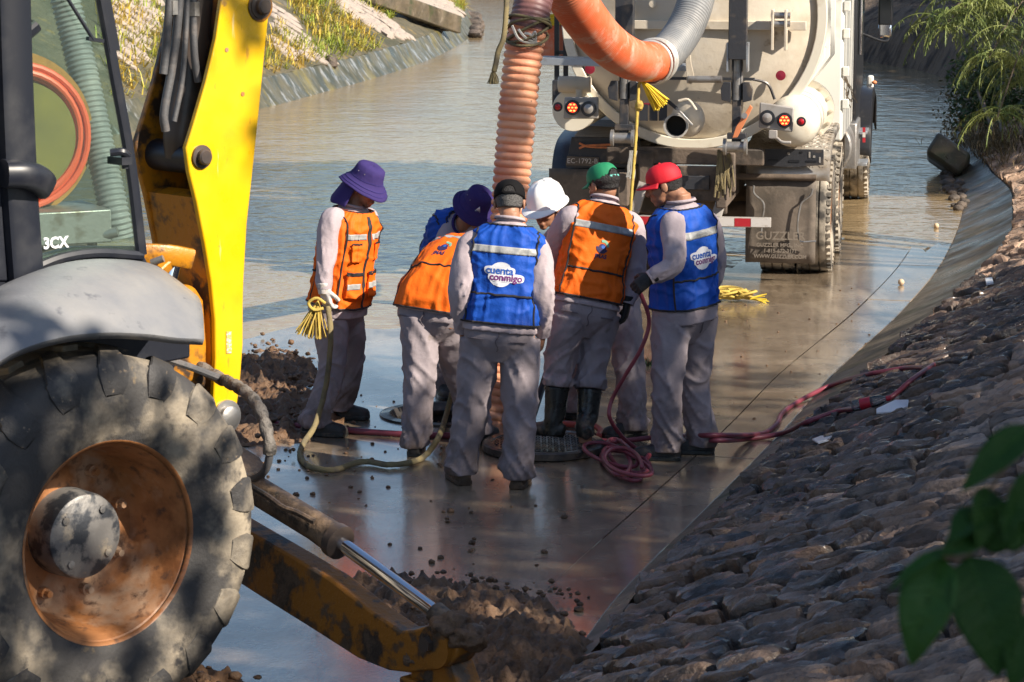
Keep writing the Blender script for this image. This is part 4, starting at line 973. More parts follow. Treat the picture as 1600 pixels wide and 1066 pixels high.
s_ = MB(); c = onp(1360, 136, T(0, 6.45, 0), FW); s_.box(c, (.07, .12, .26), RG, FW, ZZ); s_.build('front_lamp_pod', mt['whitep'], tk, bevel=.02)
MB().ell(onp(1366, 129, T(0, 6.35, 0), FW), (.03, .03, .022)).build('indicator', mt['orangehandle'], tk)
for k in range(3):
    s_ = MB(); c = onp(1350, 203 + k * 8, T(0, 4.48, 0), FW); s_.box(c, (.03, .006, .05), RG, FW, ZZ); s_.build('reflector_strip', mt['redstrip'] if k != 1 else mt['whitestrip'], tk)
s_ = MB()
for k in range(7):
    p = [T(1.3, .9, 1.75)]
    for j in range(4): p.append(p[-1] + RG * rng.uniform(-.02, .06) + FW * rng.uniform(0, .1) - ZZ * rng.uniform(.02, .12))
    s_.tube(p, .004, 4, 16)
s_.build('loose_wire', mt['wood'], tk)
# ------------------------------------------------------------------ people
def nv(*a): return Vector(a).normalized()
class Torso:
    TAB = [(-.34, .17, .125), (-.2, .195, .14), (-.05, .20, .142), (.1, .195, .138), (.3, .182, .13), (.5, .19, .132), (.68, .205, .132), (.80, .206, .122), (.88, .185, .108), (.94, .135, .092), (.985, .085, .078), (1.03, .066, .068), (1.1, .06, .062)]
    def __init__(s, P, N, rp, rn, W=1, D=1, tp=None, tn=None, seed=0):
        s.P, s.N = Vector(P), Vector(N); s.L = (s.N - s.P).length; d = (s.N - s.P).normalized()
        s.tp = Vector(tp).normalized() if tp else d; s.tn = Vector(tn).normalized() if tn else d
        s.rp, s.rn, s.W, s.D, s.seed = Vector(rp).normalized(), Vector(rn).normalized(), W, D, seed
    def c(s, u):
        if u < 0: return s.P + s.tp * (u * s.L), s.tp
        if u > 1: return s.N + s.tn * ((u - 1) * s.L), s.tn
        a, b = s.tp * s.L, s.tn * s.L
        p = (2*u**3-3*u*u+1)*s.P + (u**3-2*u*u+u)*a + (-2*u**3+3*u*u)*s.N + (u**3-u*u)*b
        t = (6*u*u-6*u)*s.P + (3*u*u-4*u+1)*a + (-6*u*u+6*u)*s.N + (3*u*u-2*u)*b
        return p, t.normalized()
    def fr(s, u):
        p, t = s.c(u); k = max(0, min(1, u)); r = s.rp.lerp(s.rn, k); r = (r - t * r.dot(t)).normalized(); return p, t, r, t.cross(r)
    def pt(s, u, th, off=0., fold=0.):
        p, t, r, f = s.fr(u); a, b = interp(u, s.TAB); a = a * s.W + off; b = b * s.D + off
        c, z = math.cos(th), math.sin(th); e = .8
        c2 = math.copysign(abs(c) ** e, c); z2 = math.copysign(abs(z) ** e, z)
        if fold:
            q = Vector((c * 1.3, z * 1.3, u * 2.0 + s.seed)); q2 = Vector((c * 3.2, z * 3.2, u * 1.1 + s.seed * 2)); q3 = Vector((c * 2.4 + u * 3, z * 2.4, u * 7 + s.seed))
            fold *= 1 - .9 * math.exp(-(((th + math.pi / 2 + math.pi) % (2 * math.pi) - math.pi) / .60) ** 4 - ((u - .505) / .135) ** 4)
            rg = lambda v, k: max(0, 1 - k * abs(v)) ** 1.5
            q3 = Vector((c * 1.5 + u * 2.2, z * 1.5, u * 5 + s.seed)); q4 = Vector((c * 1.3 - u * 2.6, z * 1.3 + 4, u * 4 + s.seed * 1.7))
            dr = fold * (.45 * noise.noise(q * 1.6) + .40 * rg(noise.noise(q2), 3.5) + .42 * rg(noise.noise(q3), 4) + .34 * rg(noise.noise(q4), 4.5) - .32); a += dr; b += dr
        return p + r * (a * c2) + f * (b * z2)
    def arc(s, u, off):
        if getattr(s, '_k', None) == (u, off): return s._a
        A = [(-math.pi + math.pi * k / 60) for k in range(121)]; P = [s.pt(u, a, off) for a in A]; L = [0]
        for i in range(120): L.append(L[-1] + (P[i + 1] - P[i]).length)
        s._k, s._a = (u, off), (A, L); return s._a
    def place(s, u0, th0, x, y, off, fold=0.):
        A, L = s.arc(u0, off); l0 = np.interp(th0, A, L); th = float(np.interp(l0 + x, L, A)); u = u0 + y / s.L
        return s.pt(u, th, off, fold)
def limbfold(amp, seed, k=11, crease=0.0):
    def f(t, a, l):
        c, z = math.cos(a), math.sin(a)
        n1 = noise.noise(Vector((c * .5 + seed, z * .5 + seed * .3, l * k + 1.3 * math.sin(a + seed))))
        n2 = noise.noise(Vector((c * .55 - seed, z * .55, l * k * .8 - 1.6 * math.sin(a + seed * 2) + 9)))
        r1 = max(0, 1 - 3.6 * abs(n1)) ** 1.4; r2 = max(0, 1 - 4.2 * abs(n2)) ** 1.4
        return amp(t) * (1.3 * r1 + .7 * r2 - .45) + crease * abs(z) ** 40
    return f
def head(mb, c, g, up=(0, 0, 1), s=1.0, roll=None):
    Y = Vector(g).normalized(); X = Y.cross(Vector(roll or up)).normalized(); Z = X.cross(Y)
    def L(x, y, z): return c + (X * x + Y * y + Z * z) * s
    def E(x, y, z, a, b, d, n=16): mb.ell(L(x, y, z), (a * s, b * s, d * s), X, Y, Z, nu=n, nv=12)
    E(0, -.012, .032, .077, .098, .085); E(0, .028, -.02, .066, .068, .078); E(0, .035, -.062, .053, .054, .052); E(0, .066, -.098, .026, .024, .022)
    E(0, .078, .028, .052, .018, .012); E(.036, .066, -.03, .024, .022, .022); E(-.036, .066, -.03, .024, .022, .022)
    E(0, .090, -.070, .024, .012, .007); E(0, .087, -.080, .022, .012, .008); E(0, .088, -.055, .016, .010, .010)
    mb.loft([L(0, .082, .022), L(0, .100, -.005), L(0, .114, -.030), L(0, .100, -.042)], lambda t: ((.008 + .009 * t) * s, .010 * s), 12)
    for q in (-1, 1): E(q * .082, -.004, -.012, .009, .022, .034); E(q * .014, .098, -.036, .009, .010, .008)
    return L, X, Y, Z
def handmesh(mb, wpt, d, palm, side, curl=.5, s=1.0, grow=0.0):
    """palm + four bent fingers + thumb; palm: direction the palm faces; side: +1 thumb towards d x palm"""
    d = Vector(d).normalized(); n = Vector(palm); n = (n - d * n.dot(d)).normalized(); w_ = d.cross(n) * side
    P = lambda a, b, c: wpt + (d * a + w_ * b + n * c) * s
    mb.loft([P(-.03, 0, 0), P(0, 0, 0), P(.035, .002, 0), P(.07, .002, .002), P(.092, .002, .004)], lambda t: ((.027 + .015 * min(1, t * 1.6)) * s + grow, (.020 - .005 * t) * s + grow), 14, right=w_, sup=2.6)
    for k, (o, ln) in enumerate(((.033, .072), (.0115, .082), (-.0105, .077), (-.032, .060))):
        p = P(.082, o, .003); a = curl * (.35 + .06 * k); pts = [P(.05, o * .9, 0), p]
        for q, fr_ in ((0, .45), (1, .32), (2, .23)):
            pts.append(pts[-1] + (d * math.cos(a) + n * math.sin(a)) * ln * fr_ * s); a += curl * (.75 + .08 * k)
        mb.loft(cr(pts, 14), lambda t: (.0094 - .0022 * t) * s + grow, 9)
    tp = [P(.008, .022, .004), P(.035, .046, .012), P(.060, .058, .024 + .008 * curl), P(.083, .058, .036 + .014 * curl)]
    mb.loft(cr(tp, 12), lambda t: (.0135 - .004 * t) * s + grow, 9)
def shoe(parent, ank, toe, mat, name='shoe', z0=0.0, ln=.29, hgt=.10):
    toe = Vector((toe[0], toe[1], 0)).normalized(); X = V3(toe.y, -toe.x, 0); A = Vector((ank.x, ank.y, z0))
    secs = [(-.085, .028, .05), (-.075, .036, .085), (-.03, .040, .11), (.02, .043, .105), (.07, .047, .085), (.12, .051, .068), (.16, .049, .06), (.19, .038, .05), (.203, .018, .035)]
    rows = []
    for (y, hw, h) in [(a * ln / .29, b, c * hgt / .10) for a, b, c in secs]:
        r = []
        for k in range(13):
            a = math.pi * k / 12; r.append(A + toe * y + X * (hw * math.copysign(abs(math.cos(a)) ** .7, math.cos(a))) + ZZ * (.018 + h * abs(math.sin(a)) ** .8))
        rows.append(r)
    m = MB().grid(rows); m.f += [tuple(range(13)), tuple(len(m.v) - 1 - k for k in range(13))]; m.m += [0, 0]
    o = m.build(name, mat, parent, smooth=60)
    out = [A + toe * (y * ln / .29) + X * (hw + .006) for y, hw, h in secs] + [A + toe * (y * ln / .29) - X * (hw + .006) for y, hw, h in reversed(secs)]
    MB().prism([p + ZZ * .002 for p in out], ZZ * .026).build('sole', mt['rubber'] if mat is not mt['brownshoe'] else mt['brownshoe'], o, bevel=.004)
    return o
def person(label, pose, vest, facing, extras=None, W=1.0, D=1.0, leg=1.0, seed=1, headscale=1.0, skin='skin'):
    J = {k: at(*v) for k, v in pose.items() if k not in ('z0',)}
    P, N = J['P'], J['N']; z0 = pose.get('z0', 0.0)
    f0 = Vector((facing['hip'][0], facing['hip'][1], 0)).normalized(); r0 = f0.cross(ZZ); f1 = Vector((*facing['chest'], 0)).normalized() if len(facing['chest']) == 2 else Vector(facing['chest']); r1 = f1.cross(ZZ).normalized()
    root = thing('person', label, 'person', ((J['AL'].x + J['AR'].x) / 2, (J['AL'].y + J['AR'].y) / 2, z0), facing.get('group'))
    T_ = Torso(P, N, r0, r1, W, D, facing.get('tp'), facing.get('tn'), seed)
    # --- body, one surface
    b = MB()
    Tb = Torso(P, N, r0, r1, W * .9, D * .88, facing.get('tp'), facing.get('tn'), seed)
    rows = [[Tb.pt(u, 2 * math.pi * k / 24) for k in range(24)] for u in [-.2 + .05 * i for i in range(27)]]
    b.grid(rows, wrap=True); b.f += [tuple(reversed(range(24))), tuple(range(len(b.v) - 24, len(b.v)))]; b.m += [0, 0]
    hc = J['H']; L, X, Y, Z = head(b, hc, facing['gaze'], s=headscale, roll=facing.get('up'))
    b.loft(cr([T_.c(.93)[0], N + T_.tn * .03, L(0, -.025, -.045), L(0, -.015, .0)], 14), lambda t: .060 - .004 * math.sin(t * 3), 18)
    for sd_ in ('L', 'R'):
        S, E, Wt = J['S' + sd_], J['E' + sd_], J['W' + sd_]
        ins = T_.c(.84)[0]
        b.loft(cr([S.lerp(ins, .5), S, E, Wt], 26), lambda t: interp(t, [(0, .055), (.25, .058), (.55, .044), (.7, .042), (1, .028)])[0], 14)
        hd_ = facing.get('hand' + sd_, {}); dd = hd_.get('d', (Wt - E)); dd = Vector(dd)
        handmesh(b, Wt, dd, hd_.get('palm', -r1 if sd_ == 'R' else r1), hd_.get('side', 1 if sd_ == 'R' else -1), hd_.get('curl', .5), 1.0)
        Hp, K, A = J['H' + sd_], J['K' + sd_], J['A' + sd_]
        b.loft(cr([Hp + T_.tp * .05, Hp, K, A, V3(A.x, A.y, z0 + .05)], 34), lambda t: interp(t, [(0, .085), (.12, .085), (.5, .058), (.7, .056), (.93, .040), (1, .040)])[0], 14)
        tdir = facing['toe' + sd_]; tv = V3(tdir[0], tdir[1], 0).normalized()
        b.loft([V3(A.x, A.y, z0 + .05) - tv * .05, V3(A.x, A.y, z0 + .055), V3(A.x, A.y, z0 + .045) + tv * .1, V3(A.x, A.y, z0 + .038) + tv * .17], lambda t: (.036, .036 - .012 * t), 12)
    voxel('body', b, .0058, mt[skin], root, 2)
    for q in (-1, 1):
        e = MB().ell(L(q * .033, .080, .004), (.0135, .0115, .012), X, Y, Z); e.build('eye', mt['eye'], root)
        MB().ell(L(q * .033, .090, .003), (.006, .003, .006), X, Y, Z, nu=10, nv=8).build('iris', mt['iris'], root.children[-1] if False else root)
        MB().loft(cr([L(q * .015, .094, .022), L(q * .035, .090, .028), L(q * .055, .076, .022)], 8), .0045, 6).build('eyebrow', mt['hair'], root)
    # --- hair
    hm = MB(); rows = []
    for j in range(12):
        r = []
        for i in range(41):
            u_ = i / 40 - .5; a = math.pi * (1.5 + u_ * 1.40); sidez = -.056 + .040 * min(1, abs(u_) * 2) ** 2
            z_ = .036 + (sidez - .036) * j / 11; k = 1 - .20 * (j / 11) ** 1.5 + .05 * noise.noise(Vector((a * 9, j * .9, seed))) + facing.get('hairvol', .0) * math.sin(math.pi * min(1, j / 8))
            r.append(L(math.cos(a) * .080 * k, -.013 + math.sin(a) * .1015 * k, z_))
        rows.append(r)
    hm.grid(rows).build('hair', mt[facing.get('hair', 'hair')], root, smooth=180, solid=.006)
    # --- shirt
    b = MB()
    hem = facing.get('hem', -.16); us = [hem + (1.0 - hem) * i / 44 for i in range(45)]
    rows = [[T_.pt(u, 2 * math.pi * k / 56, .004 + (.012 if u < 0 else 0), .016) for k in range(56)] for u in us]
    b.grid(rows, wrap=True); b.f += [tuple(reversed(range(56))), tuple(range(len(b.v) - 56, len(b.v)))]; b.m += [0, 0]
    for i, sd_ in enumerate('LR'):
        S, E, Wt = J['S' + sd_], J['E' + sd_], J['W' + sd_]; ins = T_.c(.82)[0]; k = facing.get('sleeve', 1.0)
        am = lambda t: interp(t, [(0, .002), (.2, .004), (.42, .007), (.58, .011), (.75, .007), (.9, .010), (1, .003)])[0]
        b.loft(cr([S.lerp(ins, .55), S, E, Wt], 90), lambda t: interp(t, [(0, .066 * k), (.2, .076 * k), (.45, .069 * k), (.6, .066 * k), (.8, .056 * k), (.93, .049), (1, .043)])[0], 28, fold=limbfold(am, seed * 3.1 + i * 7.7, 7))
    p, t, r, f = T_.fr(1.0); cl = MB()
    b.loft([T_.c(.93)[0], N + T_.tn * .015], lambda t: .078 - .010 * t, 24)
    voxel('shirt', b, .0075, mt['shirt'], root, 1)
    rows = []
    for j in range(5):
        rr = []
        for i in range(27):
            a = math.pi * (.5 + .10) + 2 * math.pi * .90 * i / 26; k = j / 4
            q = N + T_.tn * (.046 * math.sin(k * 2.4) - .020 - .01 * math.cos(a - math.pi / 2)) ; rad = .066 + .024 * k
            rr.append(q + r * math.cos(a) * rad + f * (math.sin(a) * rad * 1.02))
        rows.append(rr)
    cl.grid(rows).build('collar', mt[facing.get('collar', 'shirt')], root, smooth=180, solid=.005)
    for sd_ in 'LR':
        S, E, Wt = J['S' + sd_], J['E' + sd_], J['W' + sd_]; d_ = (Wt - E).normalized()
        MB().loft([Wt - d_ * .055, Wt - d_ * .05, Wt + d_ * .004, Wt + d_ * .006], lambda t: .050 if .05 < t < .95 else .044, 24).build('cuff', mt['shirt'], root)
    # --- trousers
    b = MB(); us = [-.36 + .50 * i / 20 for i in range(21)]
    tk_ = lambda u: max(0, (-.12 - u) / .24)
    rows = [[T_.c(u)[0] + (T_.pt(u, 2 * math.pi * k / 48, .002, .008) - T_.c(u)[0]) * (1 - .55 * tk_(u) ** 1.3) for k in range(48)] for u in us]
    b.grid(rows, wrap=True); b.f += [tuple(reversed(range(48))), tuple(range(len(b.v) - 48, len(b.v)))]; b.m += [0, 0]
    bt = facing.get('trouser_end', None)
    for i, sd_ in enumerate('LR'):
        Hp, K, A = J['H' + sd_], J['K' + sd_], J['A' + sd_]
        end = V3(A.x, A.y, z0 + .055) if bt is None else K.lerp(A, bt)
        am = lambda t: interp(t, [(0, .004), (.18, .011), (.32, .006), (.46, .013), (.58, .012), (.72, .008), (.84, .020), (.95, .024), (1, .012)])[0]
        pts = [Hp + T_.tp * .02, K, A, end] if bt is None else [Hp + T_.tp * .02, K, end]
        rt_ = [(0, .118, .128), (.25, .112, .118), (.48, .098, .100), (.62, .094, .097), (.82, .088, .092), (.94, .094, .10), (1, .090, .098)]
        b.loft(cr(pts, 120), lambda t: tuple(q * leg for q in interp(t, rt_)), 36, right=r0, fold=limbfold(am, seed * 2.3 + i * 5.1 + 1, 8, .007))
    voxel('trousers', b, .0075, mt['trousers'], root, 1)
    hips = lambda u, th, o: T_.c(u)[0] + (T_.pt(u, th, .002 + o, .008) - T_.c(u)[0]) * (1 - .55 * tk_(u) ** 1.3)
    sm_ = MB(); HB = -math.pi / 2
    for s_ in (-1, 1): sm_.loft([hips(-.135 - .012 * abs(k / 10 - .5), HB + s_ * (.30 + .062 * k), .007) for k in range(11)], .0042, 5)
    sm_.loft([hips(-.05 - .022 * k, HB + .02 * math.sin(k), .006) for k in range(10)], .0032, 5)
    tag(sm_.build('trouser_seam', mt['trouserdark'], root), kind='stuff')
    # --- vest
    VO, VF = .020, .024
    if vest:
        vm = mt[vest]; off = lambda u: VO + .004 * max(0, 1 - u * 1.6)
        uh = facing.get('vest_hem', .02); us = [uh + (.975 - uh) * i / 69 for i in range(70)]; nt = 132
        vp = lambda u, th, o=0.: T_.pt(u, th, off(u) + o, VF)
        vo = MB().grid([[vp(u, 2 * math.pi * k / nt) for k in range(nt)] for u in us], wrap=True).build('vest', vm, root, smooth=180, solid=.005)
        pg = MB(); HP = math.pi / 2
        for s_ in (-1, 1):
            for fb in (-1, 1):
                pth = [(uh, 1.02), (.25, 1.03), (.5, .98), (.62, .90), (.74, .84), (.84, .86), (.90, 1.05), (.925, 1.45)]
                q = cr([(a, c, 0) for a, c in pth], 40); pg.loft([vp(p.x, fb * HP + s_ * p.y * (1 if fb < 0 else -1) * 1, .004) for p in q], .0058, 6)
        pg.loft([vp(uh + .003, 2 * math.pi * k / nt, .003) for k in range(nt + 1)], .0062, 6)
        pg.loft([vp(.97, 2 * math.pi * k / nt, .003) for k in range(nt + 1)], .0055, 6)
        pg.loft([vp(.30 + .012 * noise.noise(Vector((k * .3, seed, 0))), -HP + 1.0 * (k / 40 * 2 - 1), .0035) for k in range(41)], .0068, 6)
        tag(pg.build('piping', mt['piping'], vo), kind='stuff')
        def strip(name, u0, u1, a0, a1, mat, o=.0045, n=40, th_=.003):
            NR = max(5, int((u1 - u0) * 75))
            g = MB().grid([[vp(u0 + (u1 - u0) * j / NR, a0 + (a1 - a0) * k / n, o) for k in range(n + 1)] for j in range(NR + 1)]); return g.build(name, mat, vo, smooth=180, solid=th_)
        strip('reflective_band', .695, .765, -HP - .86, -HP + .86, mt['band'])
        if facing.get('front'):
            strip('reflective_band', .70, .76, HP - .9, HP - .06, mt['band']); strip('reflective_band', .70, .76, HP + .06, HP + .9, mt['band'])
            strip('zip', uh + .01, .93, HP - .035, HP + .035, mt['piping'], .005, 4)
            for a in (HP - .75, HP + .15):
                strip('pocket', .10, .36, a, a + .6, vm, .014, 20, .012); strip('pocket_flap', .33, .37, a - .03, a + .63, mt['piping'], .02, 20); strip('pocket_band', .19, .25, a + .02, a + .58, mt['band'], .021, 20)
                strip('pocket', .48, .66, a + .1, a + .5, vm, .012, 16, .010); strip('pocket_flap', .65, .67, a + .08, a + .52, mt['piping'], .017, 16)
        def decal(name, me, u0, x0, y0, mat, o):
            bm = bmesh.new(); bm.from_mesh(me); bmesh.ops.triangulate(bm, faces=bm.faces)
            for _ in range(2): bmesh.ops.subdivide_edges(bm, edges=[e for e in bm.edges if e.calc_length() > .009], cuts=1)
            for v in bm.verts: v.co = T_.place(u0, -HP, x0 + v.co.x, y0 + v.co.y, off(u0) + o, VF)
            bm.to_mesh(me); bm.free(); me.materials.clear(); me.materials.append(mat); me.polygons.foreach_set('use_smooth', [True] * len(me.polygons)); return link(name, me, vo)
        def disc(r, sx=1., sy=1., n=28, cx=0, cy=0, a0=0, a1=2 * math.pi, hole=0):
            m = MB(); rows = [[V3(cx + math.cos(a0 + (a1 - a0) * k / n) * r * q * sx, cy + math.sin(a0 + (a1 - a0) * k / n) * r * q * sy, 0) for k in range(n + 1)] for q in [hole + (1 - hole) * j / 4 + (1e-4 if j == 0 else 0) for j in range(5)]]
            return m.grid(rows).mesh('d', [], 0, fix=False)
        ex = facing.get('emblem_x', 0.0)
        if vest == 'blue':
            decal('emblem_disc', disc(.068, 1, 1), .50, ex - .012, -.004, mt['white'], .0048)
            decal('emblem_ring', disc(.071, 1, 1, hole=.955, a0=.9, a1=4.2), .50, ex - .012, -.004, mt['white'], .0052)
            for tx, sz, x, y, m_, bx_ in (('cuenta', .058, -.022, .018, 'cyan', .088), ('conmigo', .054, .018, -.019, 'violet', .104)):
                bm_ = MB(); n_ = 30; rows = [[V3(ex + x + math.copysign(abs(math.cos(2 * math.pi * k / n_)) ** .45, math.cos(2 * math.pi * k / n_)) * bx_ * q, y + math.copysign(abs(math.sin(2 * math.pi * k / n_)) ** .6, math.sin(2 * math.pi * k / n_)) * .025 * q, 0) for k in range(n_ + 1)] for q in (1e-4, .5, 1)]
                decal('lettering_banner', bm_.grid(rows).mesh('d', [], 0, fix=False), .50, 0, 0, mt['white'], .0060)
                decal('lettering', textmesh(tx, sz, bold=.0016), .50, ex + x, y, mt[m_], .0074)
        else:
            s_ = .9
            decal('emblem_drop', disc(.030 * s_, .9, 1.0, cy=-.008), .52, ex, .012, mt['darkprint'], .0048)
            decal('emblem_arc', disc(.046 * s_, .95, 1.05, hole=.62, a0=.1, a1=1.9, cy=-.004), .52, ex + .002, .016, mt['greenprint'], .0054)
            decal('emblem_arc', disc(.042 * s_, 1, 1, hole=.70, a0=3.1, a1=5.9), .52, ex, .010, mt['darkprint'], .0060)
            decal('emblem_highlight', disc(.010, 1, 1), .52, ex + .004, .012, mt['cyan'], .0062)
            decal('lettering', textmesh('JMAS', .034, bold=.0012), .52, ex, -.046, mt['darkprint'], .0060)
    for sd_ in 'LR':
        sh_ = facing.get('shoe', 'leather')
        if sh_: shoe(root, J['A' + sd_], facing['toe' + sd_], mt[sh_], z0=z0)
    return root, J, L, X, Y, Z, T_
def dome(prof, L, n=40, sx=1., sy=1., cy=-.01, cz=0., wav=None):
    rows = []
    for (r, z) in prof:
        row = []
        for k in range(n):
            a = 2 * math.pi * k / n; w_ = wav(a, r, z) if wav else (0, 0); row.append(L(math.cos(a) * (r + w_[0]) * sx, cy + math.sin(a) * (r + w_[0]) * sy, cz + z + w_[1]))
        rows.append(row)
    return rows
def bucket_hat(root, L, cape=False, logo=False, seed=0):
    prof = [(.001, .138), (.04, .139), (.068, .134), (.080, .124), (.086, .10), (.092, .07), (.097, .048), (.101, .040), (.114, .024), (.130, .006), (.144, -.012), (.150, -.020)]
    wav = lambda a, r, z: (.0, (.016 * math.sin(2 * a + 1 + seed) + .010 * noise.noise(Vector((math.cos(a) * 2, math.sin(a) * 2, seed)))) * max(0, (r - .10) / .06)) if r > .1 else (.004 * noise.noise(Vector((math.cos(a) * 3, math.sin(a) * 3, z * 20 + seed))), .006 * noise.noise(Vector((math.cos(a) * 2 * r * 10, math.sin(a) * 2 * r * 10, seed))))
    h = MB().grid(dome(prof, L, 48, 1, 1.12, wav=wav), wrap=True).build('bucket_hat', mt['purple'], root, smooth=60, solid=.004)
    sm = MB()
    for r, z in ((.0985, .0475), (.122, .017), (.137, -.002)): sm.loft([L(math.cos(a) * r, -.01 + math.sin(a) * r * 1.12, z + wav(a, r, z)[1] + .003) for a in [2 * math.pi * k / 48 for k in range(49)]], .0022, 5)
    tag(sm.build('stitching', mt['navy'], h), kind='stuff')
    for a in (.15, -.35, math.pi - .15, math.pi + .35):
        r, z = .090, .09; MB().ell(L(math.cos(a) * r, -.01 + math.sin(a) * r * 1.12, z), (.004, .004, .004), nu=8, nv=6).build('eyelet', mt['steel'], h)
    if cape:
        rows = []
        for j in range(12):
            k = j / 11; rows.append([L(math.cos(a) * (.098 + .05 * k + .012 * math.sin(a * 7) * k), -.01 + math.sin(a) * (.108 + .055 * k), .045 - .20 * k + .015 * math.sin(a * 3 + 1) * k) for a in [math.pi * (.98 + 1.04 * i / 24) for i in range(25)]])
        MB().grid(rows).build('neck_cape', mt['purple'], h, smooth=180, solid=.004)
    if logo:
        a = -.2 if logo is True else logo
        b = MB(); P = lambda x, z: L(math.cos(a + x / .09) * .096, -.01 + math.sin(a + x / .09) * .108, z)
        b.add([P(-.014, .06), P(.014, .06), P(0, .098)], [(0, 1, 2)]); b.add([P(-.016, .056), P(.016, .056), P(.016, .050), P(-.016, .050)], [(0, 1, 2, 3)]); b.build('hat_emblem', mt['white'], h, solid=.003)
    return h
def cap(root, L, mat, back=None, seed=0, panel=None):
    prof = [(.001, .122), (.03, .119), (.055, .110), (.072, .094), (.083, .072), (.088, .048), (.0885, .026), (.088, .012)]
    h = MB().grid(dome(prof, L, 44, 1, 1.2, wav=lambda a, r, z: (-.0016 if abs(((a * 6 / (2 * math.pi)) + .5) % 1 - .5) < .05 else 0, 0)), wrap=True).build('cap', mt[mat], root, smooth=60, solid=.004)
    rows = []
    for j in range(7):
        k = j / 6; rows.append([L(math.sin(a) * (.088 + .012 * k), -.01 + math.cos(a) * (.102 + .075 * k * math.cos(a) ** .5 if math.cos(a) > 0 else .102), .020 - .012 * k - .018 * (math.sin(a) ** 2) * (.3 + k) + .006) for a in [R(-72 + 144 * i / 24) for i in range(25)]])
    MB().grid(rows).build('brim', mt[mat] if panel is None else mt[panel], h, smooth=180, solid=.005)
    MB().ell(L(0, -.01, .124), (.009, .009, .006), nu=10, nv=6).build('button', mt[mat], h)
    if back:
        n = 16; pts = []
        P = lambda x, z, o: L(math.sin(x / .088) * (.091 + o), -.01 - math.cos(x / .088) * (.1085 + o * 1.1) * (1 - max(0, z - .05) * 2.2), z)
        rows = [[P(.034 * (1 - 2 * i / 12), .018 + .042 * (j / 5) * math.sqrt(max(.05, 1 - (1 - 2 * i / 12) ** 2)), .0005) for i in range(13)] for j in range(6)]
        MB().grid(rows).build('cap_opening', mt['hair'], h, solid=.003)
        MB().grid([[P(.036 * (1 - 2 * i / 12), z, .004) for i in range(13)] for z in (.012, .017, .024)]).build('strap', mt[back], h, solid=.003)
        am = MB().loft([P(.037 * math.cos(a), .02 + .045 * math.sin(a), .003) for a in [math.pi * i / 20 for i in range(21)]], .003, 6); am.build('opening_trim', mt[mat] if mat == 'blackcap' else mt['blackcap'], h)
    return h
# P1 left: purple hat with neck cape, orange vest, rope in a gloved hand
R1, J1, L1, *_ = person('man in an orange vest and purple hat with neck cape holding a rope', dict(
    P=(530, 470, 16.75), N=(552, 322, 16.72), H=(571, 290, 16.70), SR=(518, 343, 16.56), SL=(575, 343, 16.90), ER=(508, 408, 16.50), EL=(556, 405, 17.02), WR=(507, 452, 16.45), WL=(566, 445, 16.92),
    HR=(514, 492, 16.66), HL=(541, 490, 16.86), KR=(518, 578, 16.60), KL=(548, 574, 16.98), AR=(494, 655, 16.50), AL=(529, 636, 17.05)), 'orange',
    dict(hip=(.85, -.45), chest=(.84, -.54), gaze=(.80, -.40, -.45), toeR=(.96, -.25), toeL=(.98, -.18), front=True, hem=-.13, handR=dict(d=(.15, -.1, -1), palm=(.7, .6, 0), side=1, curl=1.15), vest_hem=-.02, sleeve=.92), W=.98, D=1.0, leg=.88, seed=1)
bucket_hat(R1, L1, cape=True, seed=1)
# P2 centre: blue vest, black cap, seen from behind
R2, J2, L2, *_ = person('man with grey hair seen from behind in a blue vest and black cap', dict(
    P=(781, 508, 15.02), N=(796, 347, 15.08), H=(796, 316, 15.14), SL=(737, 383, 15.05), SR=(836, 385, 15.05), EL=(720, 450, 14.96), ER=(848, 453, 14.98), WL=(722, 516, 15.06), WR=(848, 522, 15.10),
    HL=(751, 535, 15.04), HR=(812, 535, 15.04), KL=(738, 632, 15.06), KR=(812, 634, 15.02), AL=(721, 730, 15.10), AR=(810, 738, 14.99)), 'blue',
    dict(hip=(.05, 1), chest=(.04, 1), gaze=(.02, .9, -.42), toeL=(-.3, 1), toeR=(.15, 1), hair='greyhair', shoe='brownshoe', hem=-.06, handL=dict(d=(.1, .25, -1), palm=(1, .2, 0), side=-1, curl=.55), handR=dict(d=(-.1, .2, -1), palm=(-1, .2, 0), side=1, curl=.6)), W=.99, D=1.05, leg=1.0, seed=2)
cap(R2, L2, 'blackcap', back='blackcap')
# P3: orange vest, green cap, rubber boots on the cover
R3, J3, L3, *_ = person('man in an orange vest, green cap and black rubber boots on the manhole cover', dict(z0=.075,
    P=(915, 470, 16.12), N=(944, 314, 16.22), H=(942, 287, 16.24), SL=(890, 342, 16.12), SR=(986, 352, 16.22), EL=(861, 405, 16.30), ER=(993, 425, 16.22), WL=(848, 455, 16.55), WR=(980, 474, 16.16),
    HL=(888, 495, 16.08), HR=(938, 495, 16.18), KL=(873, 576, 16.10), KR=(924, 580, 16.14), AL=(864, 682, 16.05), AR=(914, 690, 16.02)), 'orange',
    dict(hip=(-.25, .97), chest=(-.22, .97), gaze=(-.62, .70, -.35), toeL=(-.8, .35), toeR=(-.12, 1), hem=-.05, shoe=None, trouser_end=.26, hairvol=.12, emblem_x=.0, handR=dict(d=(-.15, .0, -1), palm=(-1, .3, 0), side=1, curl=.8), handL=dict(curl=.6)), W=.99, D=1.0, leg=1.02, seed=3)
cap(R3, L3, 'greencap', back='teal')
b = MB()
